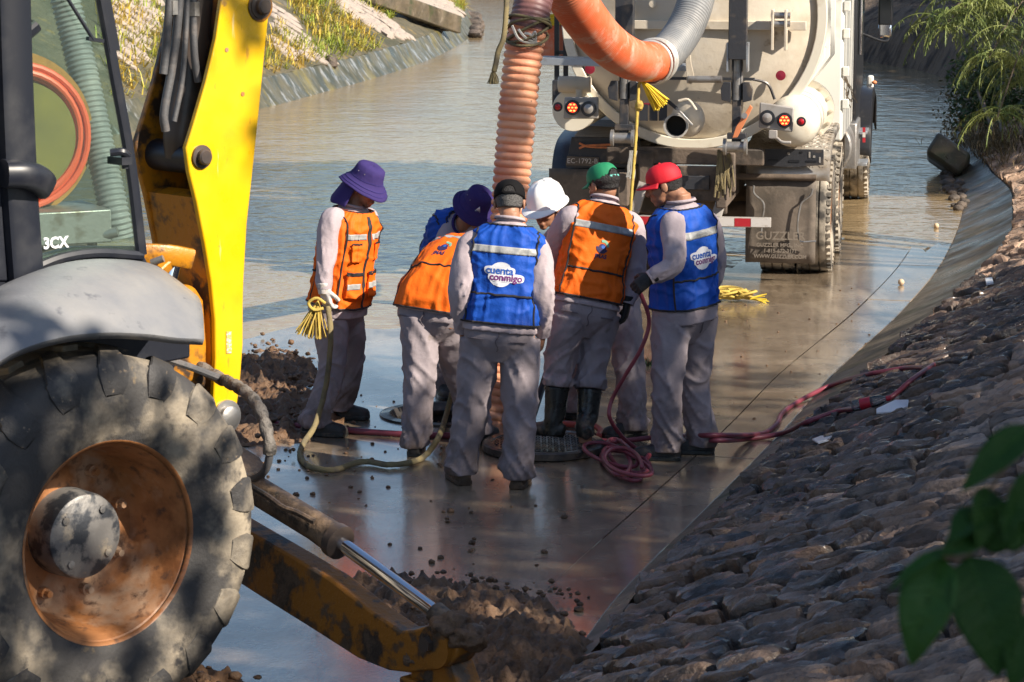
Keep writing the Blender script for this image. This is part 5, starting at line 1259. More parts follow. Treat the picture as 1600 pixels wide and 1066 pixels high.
for sd_, td in (('L', (-.8, .35)), ('R', (-.12, 1))):
    A = J3['A' + sd_]; tv = V3(*td, 0).normalized(); K = J3['K' + sd_]; top = K.lerp(A, .26)
    bo = MB().loft(cr([V3(A.x, A.y, .09), V3(A.x, A.y, .17), K.lerp(A, .62), K.lerp(A, .30), top], 40), lambda t: interp(t, [(0, .056, .06), (.2, .054, .057), (.5, .066, .07), (.9, .074, .078), (1, .075, .079)]), 28, fold=limbfold(lambda t: .005 if .1 < t < .5 else .002, 4))
    X_ = V3(tv.y, -tv.x, 0)
    bo.loft(cr([V3(A.x, A.y, .118) - tv * .075, V3(A.x, A.y, .13), V3(A.x, A.y, .122) + tv * .1, V3(A.x, A.y, .112) + tv * .185], 16), lambda t: (interp(t, [(0, .03), (.15, .045), (.6, .05), (.92, .042), (1, .025)])[0], interp(t, [(0, .042), (.3, .05), (.7, .042), (1, .026)])[0]), 18, right=X_)
    boot = voxel('rubber_boot', bo, .008, mt['rubber'], R3, 2)
    MB().loft([K.lerp(A, .31), K.lerp(A, .285)], lambda t: (.080, .084), 28).build('boot_band', mt['rubber'], boot)
for Wt, d_, pl, sd_ in ((J3['WR'], V3(-.15, .0, -1), V3(-1, .3, 0), 1),):
    g = MB(); handmesh(g, Wt, d_, pl, sd_, .8, 1.0, .0035); g.loft([Wt - d_.normalized() * .05, Wt], .042, 16); voxel('glove', g, .005, mt['blackglove'], R3, 1)
# P4: blue vest, red cap, holding the thin red hose
R4, J4, L4, *_ = person('man in a blue vest and red cap holding a red hose', dict(
    P=(1070, 478, 15.90), N=(1064, 318, 15.86), H=(1037, 288, 15.88), SL=(1052, 352, 15.72), SR=(1104, 350, 16.02), EL=(1052, 412, 15.62), ER=(1118, 405, 16.12), WL=(1016, 434, 15.60), WR=(1108, 462, 16.14),
    HL=(1050, 498, 15.84), HR=(1091, 496, 15.98), KL=(1043, 598, 15.74), KR=(1086, 598, 16.00), AL=(1042, 688, 15.74), AR=(1095, 688, 15.93)), 'blue',
    dict(hip=(-.70, .71), chest=(-.62, .78), gaze=(-.96, .10, -.30), toeL=(-.97, .12), toeR=(-.95, .1), hem=-.13, emblem_x=.02, handL=dict(d=(-.8, .1, -.6), palm=(.3, .9, -.2), side=-1, curl=.9), handR=dict(curl=.6)), W=.98, D=1.02, leg=.95, seed=4)
cap(R4, L4, 'redcap')
g = MB(); handmesh(g, J4['WL'], (-.8, .1, -.6), (.3, .9, -.2), -1, .9, 1.0, .0035); d_ = nv(-.8, .1, -.35); g.loft([J4['WL'] - d_ * .05, J4['WL']], .042, 16); voxel('glove', g, .005, mt['blackglove'], R4, 1)
g = MB()
for k in range(3): g.bar(L4(-.052 + .004 * k, -.088 + .006 * k, .036), L4(-.052 + .004 * k, -.088 + .006 * k, .058), .006, .004)
# P5: white hard hat, leaning in
R5, J5, L5, *_ = person('man in a white hard hat leaning in behind the green capped man', dict(
    P=(955, 462, 16.95), N=(878, 348, 16.78), H=(853, 325, 16.66), SR=(868, 372, 16.98), SL=(906, 352, 16.62), ER=(838, 430, 16.98), EL=(890, 430, 16.52), WR=(826, 488, 16.92), WL=(850, 488, 16.60),
    HR=(938, 480, 17.05), HL=(972, 484, 16.86), KR=(912, 568, 17.12), KL=(984, 576, 16.62), AR=(900, 636, 17.05), AL=(990, 664, 16.45)), 'blue',
    dict(hip=(-.75, -.6), chest=(-.72, -.62), gaze=(-.45, -.85, -.30), up=(-.05, -.1, 1), toeR=(-.9, .2), toeL=(-.92, -.35), hem=-.05, collar='navy', front=True, tp=(-.25, 0, 1), tn=(-.75, -.2, .6), vest_hem=.05), W=1.0, D=1.0, leg=.95, seed=5)
prof = [(.001, .152), (.04, .148), (.072, .135), (.096, .112), (.110, .08), (.118, .045), (.122, .022), (.124, .012), (.138, .006), (.142, .002)]
hm = MB().grid(dome(prof, L5, 56, .97, 1.16, cz=.022, wav=lambda a, r, z: (.042 * max(0, math.sin(a)) ** 3 * (1 if r > .13 else 0), (-.014 * max(0, math.sin(a)) ** 3 if r > .13 else 0) + (.007 if abs(math.cos(a) * r) < .018 and r < .12 else 0))), wrap=True).build('hard_hat', mt['hardhat'], R5, smooth=40, solid=.004)
# P6: purple hat, blue vest, at the far side of the hole
R6, J6, L6, *_ = person('man in a blue vest and purple hat bending over behind the manhole', dict(
    P=(708, 402, 18.15), N=(726, 350, 17.72), H=(744, 326, 17.62), SR=(702, 362, 17.74), SL=(754, 372, 17.62), ER=(694, 415, 17.60), EL=(768, 430, 17.45), WR=(722, 470, 17.35), WL=(760, 485, 17.25),
    HR=(694, 410, 18.10), HL=(726, 410, 18.16), KR=(692, 512, 17.95), KL=(734, 512, 18.0), AR=(692, 600, 17.85), AL=(738, 598, 17.9)), 'blue',
    dict(hip=(.4, -.9), chest=(.42, -.9), gaze=(.45, -.62, -.62), toeR=(.2, -.95), toeL=(.3, -.9), hem=-.08, collar='navy', tp=(.05, -.45, .9), tn=(.2, -.85, .35), front=False), W=.98, D=1.0, leg=.95, seed=6)
bucket_hat(R6, L6, logo=.95, seed=3)
# P7: bending orange vest, partly behind the centre man
R7, J7, L7, *_ = person('man bending over in an orange vest, just left of the black capped man', dict(
    P=(676, 480, 16.05), N=(748, 392, 16.46), H=(782, 392, 16.62), SL=(704, 402, 16.52), SR=(776, 412, 16.28), EL=(720, 470, 16.62), ER=(790, 480, 16.36), WL=(742, 535, 16.70), WR=(778, 545, 16.52),
    HL=(655, 500, 16.04), HR=(700, 505, 16.10), KL=(656, 600, 15.98), KR=(722, 596, 16.30), AL=(648, 690, 15.90), AR=(748, 676, 16.28)), 'orange',
    dict(hip=(.35, .94), chest=(.45, .89), gaze=(.5, .3, -.8), up=(.5, .6, .6), toeL=(.05, 1), toeR=(.5, .85), hem=-.06, tp=(.15, .15, .95), tn=(.75, .6, .30), emblem_x=-.015, vest_hem=-.04), W=1.04, D=1.02, leg=1.0, seed=7)
cap(R7, L7, 'blackcap')
g = MB(); handmesh(g, J1['WR'], (.15, -.1, -1), (.7, .6, 0), 1, 1.15, 1.02, .0035); d_ = nv(.1, -.1, -1); g.loft([J1['WR'] - d_ * .04, J1['WR'] - d_ * .01, J1['WR'] + d_ * .03], lambda t: .046 - .006 * t, 16); voxel('glove', g, .005, mt['glove'], R1, 1)
# ------------------------------------------------------------------ manhole, cover
def hit(px, py, lift=0.0):
    dg = bpy.context.evaluated_depsgraph_get()
    ok, loc, nrm_, *_ = scene.ray_cast(dg, EYE, ray(px, py).normalized())
    return (loc + nrm_ * lift) if ok else gnd(px, py, lift)
mh = thing('manhole', 'open round manhole in the channel floor with an iron rim', 'manhole', (MHC.x, MHC.y, 0))
MB().lathe([(MHR + .075, -.02), (MHR + .07, .010), (MHR + .01, .012), (MHR, .004), (MHR - .03, -.03), (MHR - .03, -.06)], MHC, ZZ, 56, cap=False).build('iron_rim', mt['iron'], mh, solid=.004)
MB().lathe([(MHR - .02, -.03), (MHR, -.30), (MHR + .08, -.58)], MHC, ZZ, 48, cap=False).build('shaft', mt['hole'], mh)
cv0 = gnd(850, 703); CR = .375
cvr = MB().lathe([(0, .0), (CR - .02, .0), (CR, .008), (CR, .045), (CR - .012, .055), (CR - .05, .052), (CR - .055, .044), (0, .046)], cv0, ZZ, 64).build('manhole_cover', mt['iron'])
tag(cvr, 'round cast iron manhole cover lying on the wet concrete under rubber boots', 'manhole cover')
n_ = 0
pat = MB()
for i in range(-9, 10):
    for j in range(-9, 10):
        x, y = i * .036, j * .036
        if math.hypot(x, y) < CR - .07: pat.box(cv0 + V3(x, y, .049), (.026, .012, .008) if (i + j) % 2 else (.012, .026, .008))
tag(pat.build('raised_pattern', mt['iron'], cvr, smooth=0), kind='stuff')

# ------------------------------------------------------------------ big suction hoses and their ropes
rib = lambda p, amp: (lambda t, a, l: amp * (abs(math.sin(l * math.pi / p)) ** .6 * 2 - 1))
hs = thing('suction_hose', 'thick ribbed orange suction hose standing upright in the manhole', 'hose', (gnd(735, 652).x, gnd(735, 652).y, 0))
b0 = at(764, 672, 16.95)
p1 = [V3(b0.x, b0.y, -.3), b0 + V3(0, 0, .02), at(779, 560, 17.1), at(790, 420, 17.2), at(798, 300, 17.3), at(808, 180, 17.35), at(819, 75, 17.4), at(826, 42, 17.4)]
MB().loft(cr(p1, 620), lambda t: .103 + .016 * t, 28, fold=rib(.050, .0095)).build('hose_length', mt['suction'], hs, smooth=180)
p2 = [at(824, 50, 17.4), at(832, 8, 17.45), at(845, -60, 17.6), at(868, -130, 18.0), at(890, -120, 18.4), at(886, -40, 18.6)]
MB().loft(cr(p2, 260), .122, 26, fold=rib(.030, .004)).build('hose_bend', mt['suctiondark'], hs, smooth=180)
wr = MB()
for k in range(5):
    c = at(823 + k * 1.2, 58 - k * 6, 17.38); tx = rng.uniform(-.25, .25)
    pts = [c + V3(math.cos(a) * .135, math.sin(a) * .135, .05 * math.sin(a + k) + tx * .1 * math.cos(a)) for a in [2 * math.pi * i / 40 for i in range(41)]]
    wr.loft(pts, .011, 6, twist=40)
wr.build('tied_rope', mt['rope'], hs, smooth=180)
cs = MB()
for k in range(4): cs.tube([at(800 + k * 10, 40 + 6 * k, 17.25), at(812 + k * 8, 62 - 4 * k, 17.24), at(846 - k * 3, 70, 17.3)], .009, 5)
cs.build('tied_rope', mt['clamp'], hs)
oh = thing('connecting_hose', 'bright orange hose sagging to a clamp with the grey hose at the tanker', 'hose', at(1000, 100, 20.6))
p3_ = [at(862, -110, 18.3), at(880, -30, 18.6), at(908, 20, 19.1), at(946, 66, 19.8), at(985, 92, 20.5), at(1012, 97, 20.9), at(1024, 96, 21.1)]
MB().loft(cr(p3_, 560), lambda t: .160 - .012 * t, 30, fold=rib(.030, .0075)).build('hose_length', mt['orangehose'], oh, smooth=180)
d_ = (at(1036, 88, 21.25) - at(1014, 98, 20.95)).normalized()
cc = at(1022, 96, 21.08)
for o_, r_ in ((-.06, .165), (.0, .172), (.05, .166), (.09, .160)):
    MB().lathe([(r_, -.018), (r_ + .008, 0), (r_, .018)], cc + d_ * o_, d_, 36, cap=False).build('clamp_band', mt['clamp'], oh, solid=.012)
p4_ = [at(1020, 97, 21.05), at(1042, 82, 21.3), at(1066, 52, 21.6), at(1083, 15, 21.8), at(1093, -30, 22.0), at(1096, -90, 22.1)]
gh = MB().loft(cr(p4_, 420), .143, 28, fold=rib(.030, .0065)).build('grey_hose', mt['greyhose'], smooth=180)
tag(gh, 'grey ribbed hose rising from the clamp behind the tanker', 'hose')
def rope(name, pts, r, mat, label, cat='rope', parent=None, m=None, tw=None, sub=1):
    P = cr(pts, m or max(24, len(pts) * 14))
    o = MB().loft(P, r, 9, fold=(lambda t, a, l: r * .28 * math.cos(3 * (a + 0))) if tw else None, twist=tw or 0).build(name, mat, parent, smooth=180)
    return tag(o, label, cat) if label else o
rope('hanging_rope', [at(792, -30, 17.1), at(790, 20, 17.1), at(786, 60, 17.1), at(778, 80, 17.1), at(774, 100, 17.1), at(771, 112, 17.1)], .017, mt['rope'], 'brown twisted rope with a frayed end hanging left of the upright hose', m=60, tw=34)
def tassel(name, c, n, ln, r, mat, label, dirv=(0, 0, -1), spread=.35, parent=None):
    b = MB()
    for k in range(n):
        d = Vector(dirv) + V3(rng.uniform(-spread, spread), rng.uniform(-spread, spread), rng.uniform(-spread, spread) * .6); p = [Vector(c)]
        for j in range(3): p.append(p[-1] + d.normalized() * ln / 3 + V3(rng.uniform(-.01, .01), 0, -.006 * j))
        b.tube(p, r * rng.uniform(.7, 1.3), 4, 10)
    return tag(b.build(name, mat, parent), label, 'rope' if label else None)
tassel('frayed_end', at(771, 110, 17.1), 40, .07, .0035, mt['rope'], 'frayed tuft at the end of the brown hanging rope')
tassel('rope_tuft', at(1002, 126, 20.8), 110, .24, .0045, mt['brightrope'], 'bright yellow frayed rope tied under the orange hose', (.75, 0, -.75), .33)
rope('thin_rope', [at(1018, 96, 20.75), at(1014, 118, 20.75), at(1000, 128, 20.8), at(997, 150, 20.8), at(993, 220, 20.8), at(986, 310, 20.8), at(982, 380, 20.9)], .012, mt['yellowrope'], 'thin yellow rope hanging from the orange hose in front of the tanker', m=70, tw=40)
MB().ell(at(999, 165, 20.8), (.035, .03, .04), fn=lambda p: 1 + .3 * noise.noise(p * 4)).build('rope_knot', mt['yellowrope'])
tag(bpy.data.objects['rope_knot'], 'knot in the thin yellow rope below the bright tuft', 'rope')
# rope in the left man's hand
ha = J1['WR'] + V3(.02, -.03, -.10)
pts = [ha, at(516, 520, 16.40), at(513, 570, 16.38), at(506, 615, 16.35), gnd(490, 668, .10), gnd(475, 690, .03), gnd(469, 710, .02), gnd(486, 730, .02), gnd(520, 735, .02), gnd(548, 726, .02), gnd(572, 722, .02), gnd(608, 727, .02), gnd(645, 722, .02), gnd(668, 708, .03), gnd(684, 684, .12), at(696, 650, 16.9), at(706, 614, 17.0), at(712, 590, 17.0)]
rope('long_rope', pts, .0165, mt['rope'], 'long brown rope running from the left man\'s glove across the wet floor', m=260, tw=38)
tassel('frayed_rope_end', at(497, 470, 16.40), 60, .22, .0032, mt['yellowrope'], 'pale frayed rope end hanging from the left man\'s white glove', (-.3, 0, -1), .5)
rope('rope_loop', [at(508, 474, 16.38), at(494, 466, 16.36), at(482, 474, 16.36), at(490, 484, 16.36), at(505, 482, 16.38)], .009, mt['yellowrope'], 'short pale rope loop at the left man\'s white glove', m=40, tw=40)
# red hoses
rope('red_hose', [gnd(330, 655, .02), gnd(400, 660, .02), gnd(470, 666, .02), gnd(560, 674, .02), gnd(640, 679, .02), gnd(720, 681, .02), gnd(770, 682, .02)], .020, mt['redhose'], 'dark red hose lying across the floor behind the left man\'s shoes', 'hose', m=80)
w4 = J4['WL'] + V3(-.07, .02, -.06)
rope('held_hose', [w4, at(1014, 500, 15.7), at(1004, 540, 15.7), at(975, 590, 15.75), at(956, 625, 15.8), at(952, 650, 15.75), gnd(972, 682, .12), gnd(1000, 706, .02), gnd(1006, 735, .02), gnd(985, 745, .02)], .0125, mt['redhose'], 'thin red hose hanging from the red capped man\'s glove', 'hose', m=140)
cl = []
for k in range(5 * 30):
    a = 2 * math.pi * k / 30; t = k / 150; cx = 968 + 16 * math.sin(t * 9); cy = 718 + 8 * math.cos(t * 7)
    cl.append(gnd(cx + math.cos(a) * (33 + 8 * math.sin(k * .11)), cy + math.sin(a) * (19 + 5 * math.cos(k * .13)) + .35 * (math.cos(a) * 33), .02 + .02 * (k // 30)))
rope('hose_coil', cl, .0125, mt['redhose'], 'loops of dark red hose heaped beside the manhole cover', 'hose', m=300)
rope('bent_hose', [gnd(1008, 720, .02), gnd(1030, 690, .08), gnd(1040, 680, .12), gnd(1018, 684, .05), gnd(960, 690, .03), gnd(930, 688, .03)], .016, mt['redhose'], 'red hose bending up beside the red capped man\'s shoe', 'hose', m=80)
rope('orange_hose_bend', [gnd(860, 660, .02), gnd(900, 664, .03), gnd(925, 665, .03), gnd(938, 672, .03), gnd(936, 682, .02)], .020, mt['redhoselit'], 'orange-red hose curving behind the rubber boots', 'hose', m=60)
def onbank(pts, lift): return [hit(x, y, lift) for x, y in pts]
rope('bank_hose', [gnd(1040, 682, .02)] + onbank([(1110, 681), (1190, 682), (1212, 668), (1222, 650), (1250, 630), (1300, 606), (1360, 588), (1410, 577), (1445, 572)], .017), .016, mt['redhose'], 'upper red hose climbing from the floor onto the stone bank', 'hose', m=140)
rope('bank_hose', [gnd(1040, 684, .02)] + onbank([(1120, 684), (1170, 690), (1220, 682), (1262, 662), (1310, 645), (1350, 637), (1390, 622), (1425, 598), (1458, 570)], .017), .016, mt['redhose'], 'lower red hose climbing past the bottle onto the stone bank', 'hose', m=140)
rope('pole', [gnd(826, 672, .03), at(852, 590, 16.9), at(862, 560, 16.9)], .022, mt['black'], 'dark pole standing behind the rubber boots', 'pole', m=20)
# yellow rope heap by the tanker
yh = thing('rope_heap', 'heap of yellow rope lying on the wet floor right of the red capped man', 'rope', gnd(1146, 470))
for (cx, cy, n, s) in ((1130, 468, 5, 1.0), (1160, 468, 5, .9), (1146, 464, 4, 1.1)):
    cl = []; c = gnd(cx, cy + 4)
    for k in range(n * 20):
        a = 2 * math.pi * k / 20 + .4 * math.sin(k * .2); l = k / 20; rr = (.055 + .03 * math.sin(k * .17)) * s
        cl.append(c + V3(math.cos(a) * rr * 1.5, math.sin(a) * rr + .04 * math.sin(l * 3), .03 + .035 * (1 + math.sin(a * .5 + l * 2)) * .9))
    MB().loft(cr(cl[::2], 220), .0115, 8, fold=lambda t, a, l: .003 * math.cos(3 * a), twist=40).build('rope_strand', mt['yellowrope'], yh, smooth=180)
tassel('rope_end', gnd(1172, 468, .03), 8, .14, .004, mt['brightrope'], None, (1, 0, .1), .5, yh)

# ------------------------------------------------------------------ dirt, clods, litter
def mound(name, cpx, rx, ry, h, mat, label, rot=0, seed=0, n=90):
    c = gnd(*cpx); rows = []
    for i in range(n + 1):
        r = []
        for j in range(n + 1):
            u, v_ = i / n * 2 - 1, j / n * 2 - 1; x = (u * rx * math.cos(rot) - v_ * ry * math.sin(rot)); y = (u * rx * math.sin(rot) + v_ * ry * math.cos(rot))
            q = Vector((x * 2.2 + seed, y * 2.2, seed)); e = 1 - math.hypot(u, v_) + .45 * noise.noise(q)
            z = h * max(-.25, e) ** 1 if e > 0 else h * e
            if e > -.1: z += max(0, min(1, e * 4 + .4)) * (.09 * abs(noise.noise(q * 3.1)) + .05 * noise.noise(q * 7.5) + .028 * noise.noise(q * 17) - .01)
            r.append(Vector((c.x + x, c.y + y, z)))
        rows.append(r)
    return tag(MB().grid(rows).build(name, mat, smooth=180), label, 'dirt')
mound('dirt_heap', (392, 600), .43, 1.4, .075, mt['dirt'], 'heap of dark wet dirt left of the man with the neck cape', seed=2, n=190)
mound('dirt_heap', (395, 655), .6, .9, .07, mt['dirt'], 'low spread of muddy dirt right of the lower end of the yellow boom', seed=5)
mound('dirt_heap', (722, 972), .46, .85, .10, mt['dirt'], 'heap of dark dirt behind the end of the stabiliser leg', rot=.35, seed=9)
mound('dirt_heap', (815, 1020), .32, .65, .12, mt['dirt'], 'heap of dark dirt at the foot of the stone bank beside the stabiliser leg', seed=13)
mound('dirt_heap', (268, 1100), .36, .42, .16, mt['litdirt'], 'mound of crumbly lit brown dirt in front of the big tyre', seed=17)
cm = MB()
def clod(p, r, seed): cm.ell(p + V3(0, 0, r * .35), (r, r * rng.uniform(.7, 1.1), r * rng.uniform(.5, .8)), nu=9, nv=6, fn=lambda q: 1 + .45 * noise.noise(q * 1.8 + Vector((seed, 0, 0))))
for k in range(80): clod(gnd(rng.gauss(520, 90), rng.gauss(700, 45)), rng.uniform(.004, .015), k)
for k in range(40): clod(gnd(rng.uniform(400, 900), rng.uniform(700, 960)), rng.uniform(.005, .022), k + 300)
for k in range(420): clod(gnd(rng.gauss(740, 80), rng.gauss(965, 32), rng.uniform(0, .06)), rng.uniform(.006, .022), k + 500)
for k in range(380): clod(gnd(rng.gauss(425, 36), rng.gauss(606, 34), rng.uniform(0, .06)), rng.uniform(.006, .024), k + 700)
for k in range(120): clod(gnd(rng.gauss(275, 60), rng.gauss(1085, 14), .08), rng.uniform(.01, .03), k + 900)
for k in range(40): clod(gnd(rng.uniform(1120, 1440), rng.uniform(430, 660)), rng.uniform(.005, .012), k + 1100)
tag(cm.build('mud_clods', mt['dirt'], smooth=180), 'small clods of mud scattered over the wet floor', kind='stuff')
for x, y, r, lab in ((1408, 441, .028, 'small pale ball on the joint of the wet floor, nearer of two'), (1463, 353, .028, 'small pale ball at the water\'s edge by the right bank')):
    tag(MB().ell(gnd(x, y, r), (r, r, r), fn=lambda q: 1 + .05 * noise.noise(q * 3)).build('ball', mt['cork'], smooth=180), lab, 'ball')
bc = hit(1354, 634, .045); bd = V3(.85, -.3, .25).normalized()
bt_ = thing('plastic_bottle', 'clear plastic drink bottle with red cap and label on the stones', 'bottle', bc)
MB().lathe([(.0, -.11), (.030, -.108), (.034, -.09), (.030, -.06), (.034, -.03), (.034, .04), (.026, .075), (.013, .10), (.013, .12)], bc, bd, 24, cap=False).build('bottle_body', mt['bottle'], bt_)
MB().lathe([(.0345, -.055), (.0345, .01)], bc, bd, 24, cap=False).build('label', mt['label'], bt_)
MB().lathe([(.0165, .105), (.0165, .13), (0, .132)], bc, bd, 16).build('cap', mt['label'], bt_)
lt = MB(); pp = onbank([(1368, 642), (1400, 630), (1421, 629), (1419, 637), (1392, 646), (1370, 651)], .012); lt.prism(pp, V3(0, 0, .012)); tag(lt.build('plastic_scrap', mt['plastic'], bevel=.006), 'white plastic scrap beside the bottle on the stones', 'litter')
lt = MB(); pp = onbank([(1270, 690), (1284, 684), (1300, 680), (1296, 690), (1280, 696)], .012); lt.prism(pp, V3(0, 0, .008)); tag(lt.build('plastic_scrap', mt['plastic']), 'white plastic shred at the foot of the stone bank', 'litter')
lt = MB(); pp = onbank([(1538, 440), (1548, 438), (1552, 444), (1544, 448)], .02); lt.prism(pp, V3(0, 0, .015)); tag(lt.build('plastic_scrap', mt['plastic']), 'tiny pale scrap high on the stone bank', 'litter')

# ------------------------------------------------------------------ plants
def inpoly(x, y, P):
    c = False; j = len(P) - 1
    for i in range(len(P)):
        if (P[i][1] > y) != (P[j][1] > y) and x < (P[j][0] - P[i][0]) * (y - P[i][1]) / (P[j][1] - P[i][1]) + P[i][0]: c = not c
        j = i
    return c
def blade(b, p, d, ln, wd):
    s_ = d.cross(ZZ); s_ = s_.normalized() if s_.length > 1e-3 else V3(1, 0, 0); m = p + d * ln * .55 + ZZ * ln * .05; e = p + d * ln + V3(0, 0, -ln * .25)
    b.add([p - s_ * wd, p + s_ * wd, m + s_ * wd * .7, m - s_ * wd * .7, e], [(0, 1, 2, 3), (3, 2, 4)])
gp_ = [[(140, -30), (240, -10), (262, 40), (250, 120), (236, 200), (205, 190), (175, 110), (150, 60)], [(415, 60), (440, 40), (480, 75), (498, 95), (500, 118), (450, 128), (415, 120)],
       [(425, -30), (500, -30), (535, 15), (580, 60), (615, 85), (612, 100), (560, 108), (505, 70), (460, 25)], [(680, -20), (720, -20), (738, 22), (730, 30), (705, 12)], [(160, 130), (235, 150), (240, 200), (180, 170)], [(540, 0), (600, 5), (615, 35), (600, 30)], [(430, 95), (500, 116), (560, 112), (618, 92), (560, 55), (480, 55)], [(150, 0), (250, 20), (245, 190), (170, 120)]]
gb = MB(); cnt = 0
for tr in range(190000):
    i = rng.uniform(0, len(FL) - 1); d = rng.uniform(.35, 6.5); p = lpt(i, d)
    if not 30 < p.y < 95: continue
    q = proj(p)
    w2 = 16 * noise.noise(Vector((p.x * 1.5, p.y * 1.5, 4))); q = (q[0] + w2, q[1] + w2 * .6)
    for P in gp_:
        if inpoly(q[0], q[1], P):
            dv = (V3(.45, -.25, .75) + V3(rng.uniform(-.7, .7), rng.uniform(-.7, .7), rng.uniform(-.3, .4))).normalized(); blade(gb, p - ZZ * .03, dv, rng.uniform(.18, .5), .012); cnt += 1; break
    if cnt > 60000: break
tag(gb.build('grass', mt['grass'], smooth=0, fix=False), 'dry yellow and green grass growing over the far bank', kind='stuff')
# pale stone paving strips on the far bank
pp_ = [[(175, -40), (240, -40), (250, 20), (225, 90), (200, 120), (178, 90)], [(425, 5), (450, 25), (505, 80), (540, 110), (500, 118), (470, 85), (425, 40)], [(510, -30), (560, -20), (610, 35), (640, 60), (600, 55), (540, 20)], [(620, -30), (690, -30), (730, 35), (700, 40), (650, 10)], [(420, 60), (445, 70), (470, 95), (440, 90)]]
sp = MB(); cnt = 0
for a in range(0, len(FL) - 1):
    for c in range(3, 44):
        i = a + rng.uniform(-.3, .3); d = c * .15 + rng.uniform(-.09, .09); p = lpt(i, d)
        if not 30 < p.y < 95: continue
        for k in range(2):
            p = lpt(i + .5 * k, d + .05 * k); q = proj(p)
            if any(inpoly(q[0] + 10 * noise.noise(p), q[1], P) for P in pp_):
                sp.ell(p, (rng.uniform(.13, .21), rng.uniform(.12, .19), .07), X=nv(.85, 0, -.5), Y=(0, 1, 0), Z=nv(.5, 0, .85), nu=9, nv=5, fn=lambda w_: 1 + .25 * noise.noise(w_ * 2 + p)); cnt += 1
tag(sp.build('pale_stones', mt['palestone'], lbank, smooth=60), kind='stuff')
# concrete chute
ca, cb_ = lfind(706, 76), lfind(556, -6)
ch = thing('concrete_chute', 'stepped concrete drain chute running down the far bank', 'drain', lpt(*ca))
A_, B_ = lpt(*ca), lpt(*cb_); sd_ = (B_ - A_).cross(ZZ).normalized(); up_ = sd_.cross(B_ - A_).normalized()
if up_.z < 0: up_ = -up_
for s in (-1, 1): MB().bar(A_ + sd_ * s * .40 + up_ * .10, B_ + sd_ * s * .40 + up_ * .10, .14, .40, up_).build('chute_wall', mt['apron'], ch, bevel=.02)
for k in range(5):
    c = A_.lerp(B_, .08 + k * .09); MB().box(c + up_ * .05, (.7, .2, .3), sd_).build('chute_step', mt['apron'], ch, bevel=.02)
for x, y, r in ((742, 33, .28), (744, 42, .2), (746, 50, .22)):
    pass
rk = thing('rock_outcrop', 'dark broken rocks at the tip of the far bank', 'rocks', gnd(742, 46))
for x, y, r in ((736, 30, .30), (742, 38, .26), (745, 46, .20), (743, 53, .18)): clump(gnd(x, y, .1), (r, r, r * .7), x * .1, 9).build('rock', mt['mortar'], rk, smooth=30)
clump(lpt(*lfind(519, 100)) + V3(0, 0, .05), (.13, .13, .14), 3, 9, rough=.25).build('loose_stone', mt['mortar'])
tag(bpy.data.objects['loose_stone'], 'small dark stone on the mossy far bank above the apron', 'stone')
# broken concrete block and stones on the right shore
cf = MB(); c = gnd(1482, 246, .22); cf.box(c, (.50, .85, .30), nv(.8, -.25, -.55), None, nv(.5, .1, .85)); cf.build('concrete_block', mt['apron'], bevel=.05)
tag(bpy.data.objects['concrete_block'], 'tilted broken concrete block at the waterside under the bushes', 'concrete block')
pb_ = MB()
for k in range(70):
    t = rng.random(); x = 1478 + 20 * t + rng.gauss(0, 8); y = 255 + 65 * t + rng.gauss(0, 6); r = rng.uniform(.02, .07); pb_.ell(gnd(x, y, r * .4), (r, r, r * .7), nu=9, nv=6, fn=lambda q: 1 + .3 * noise.noise(q * 2 + Vector((k, 0, 0))))
tag(pb_.build('shore_pebbles', mt['mortar'], smooth=60), 'dark pebbles along the right water edge', kind='stuff')
def leafquad(b, p, s, rg, wd=.5, up=None):
    d = V3(rg.uniform(-1, 1), rg.uniform(-1, 1), rg.uniform(-1, .5)).normalized(); q = V3(rg.uniform(-1, 1), rg.uniform(-1, 1), rg.uniform(-1, 1)); sd = d.cross(q)
    if sd.length < 1e-3: return
    sd = sd.normalized() * s * wd; b.add([p, p + d * s * .5 + sd * .5, p + d * s, p + d * s * .5 - sd * .5], [(0, 1, 2, 3)])
def bush(name, label, blobs, mat, leaf, n, stem_to, cat='bush'):
    root = thing(name, label, cat, stem_to); b = MB(); g = random.Random(len(label))
    for (c, r) in blobs:
        for k in range(int(n * r * r * 6)):
            v = V3(g.gauss(0, 1), g.gauss(0, 1), g.gauss(0, 1)).normalized() * r * g.uniform(.25, 1) ** .6 * (1 + .35 * noise.noise(Vector((k * .013, r, 1)))); leafquad(b, c + v, leaf * g.uniform(.6, 1.3), g)
    b.build('crown', mat, root, smooth=0, fix=False)
    s = MB()
    for (c, r) in blobs: s.tube([Vector(stem_to) - ZZ * .1, Vector(stem_to).lerp(c, .5) + V3(g.uniform(-.1, .1), 0, .1), c], .018, 6, 12)
    s.build('stem', mt['wood'], root); return root
bp = hit(1570, 236)
bush('dark_bush', 'dark green leafy bush on the right bank beside the concrete block', [(at(1535, 150, 36.5), .55), (at(1570, 130, 36.2), .6), (at(1590, 185, 35.8), .5), (at(1545, 195, 36), .38), (at(1520, 120, 37.5), .4)], mt['leaf'], .075, 620, bp)
b2 = hit(1530, 236)
bush('brown_bush', 'brown twiggy bush at the water edge above the concrete block', [(at(1510, 175, 38), .42), (at(1500, 205, 37), .3), (at(1530, 215, 36), .35)], mt['brush'], .06, 420, b2)
gb = MB()
for k in range(1400):
    x = rng.gauss(1560, 26); y = rng.gauss(228, 10); p = hit(x, y) if k % 14 == 0 or k == 0 else p0 + V3(rng.gauss(0, .18), rng.gauss(0, .25), rng.gauss(0, .04))
    if k % 14 == 0: p0 = p
    blade(gb, p, (V3(-.2, -.2, .8) + V3(rng.uniform(-.8, .8), rng.uniform(-.8, .8), 0)).normalized(), rng.uniform(.12, .32), .006)
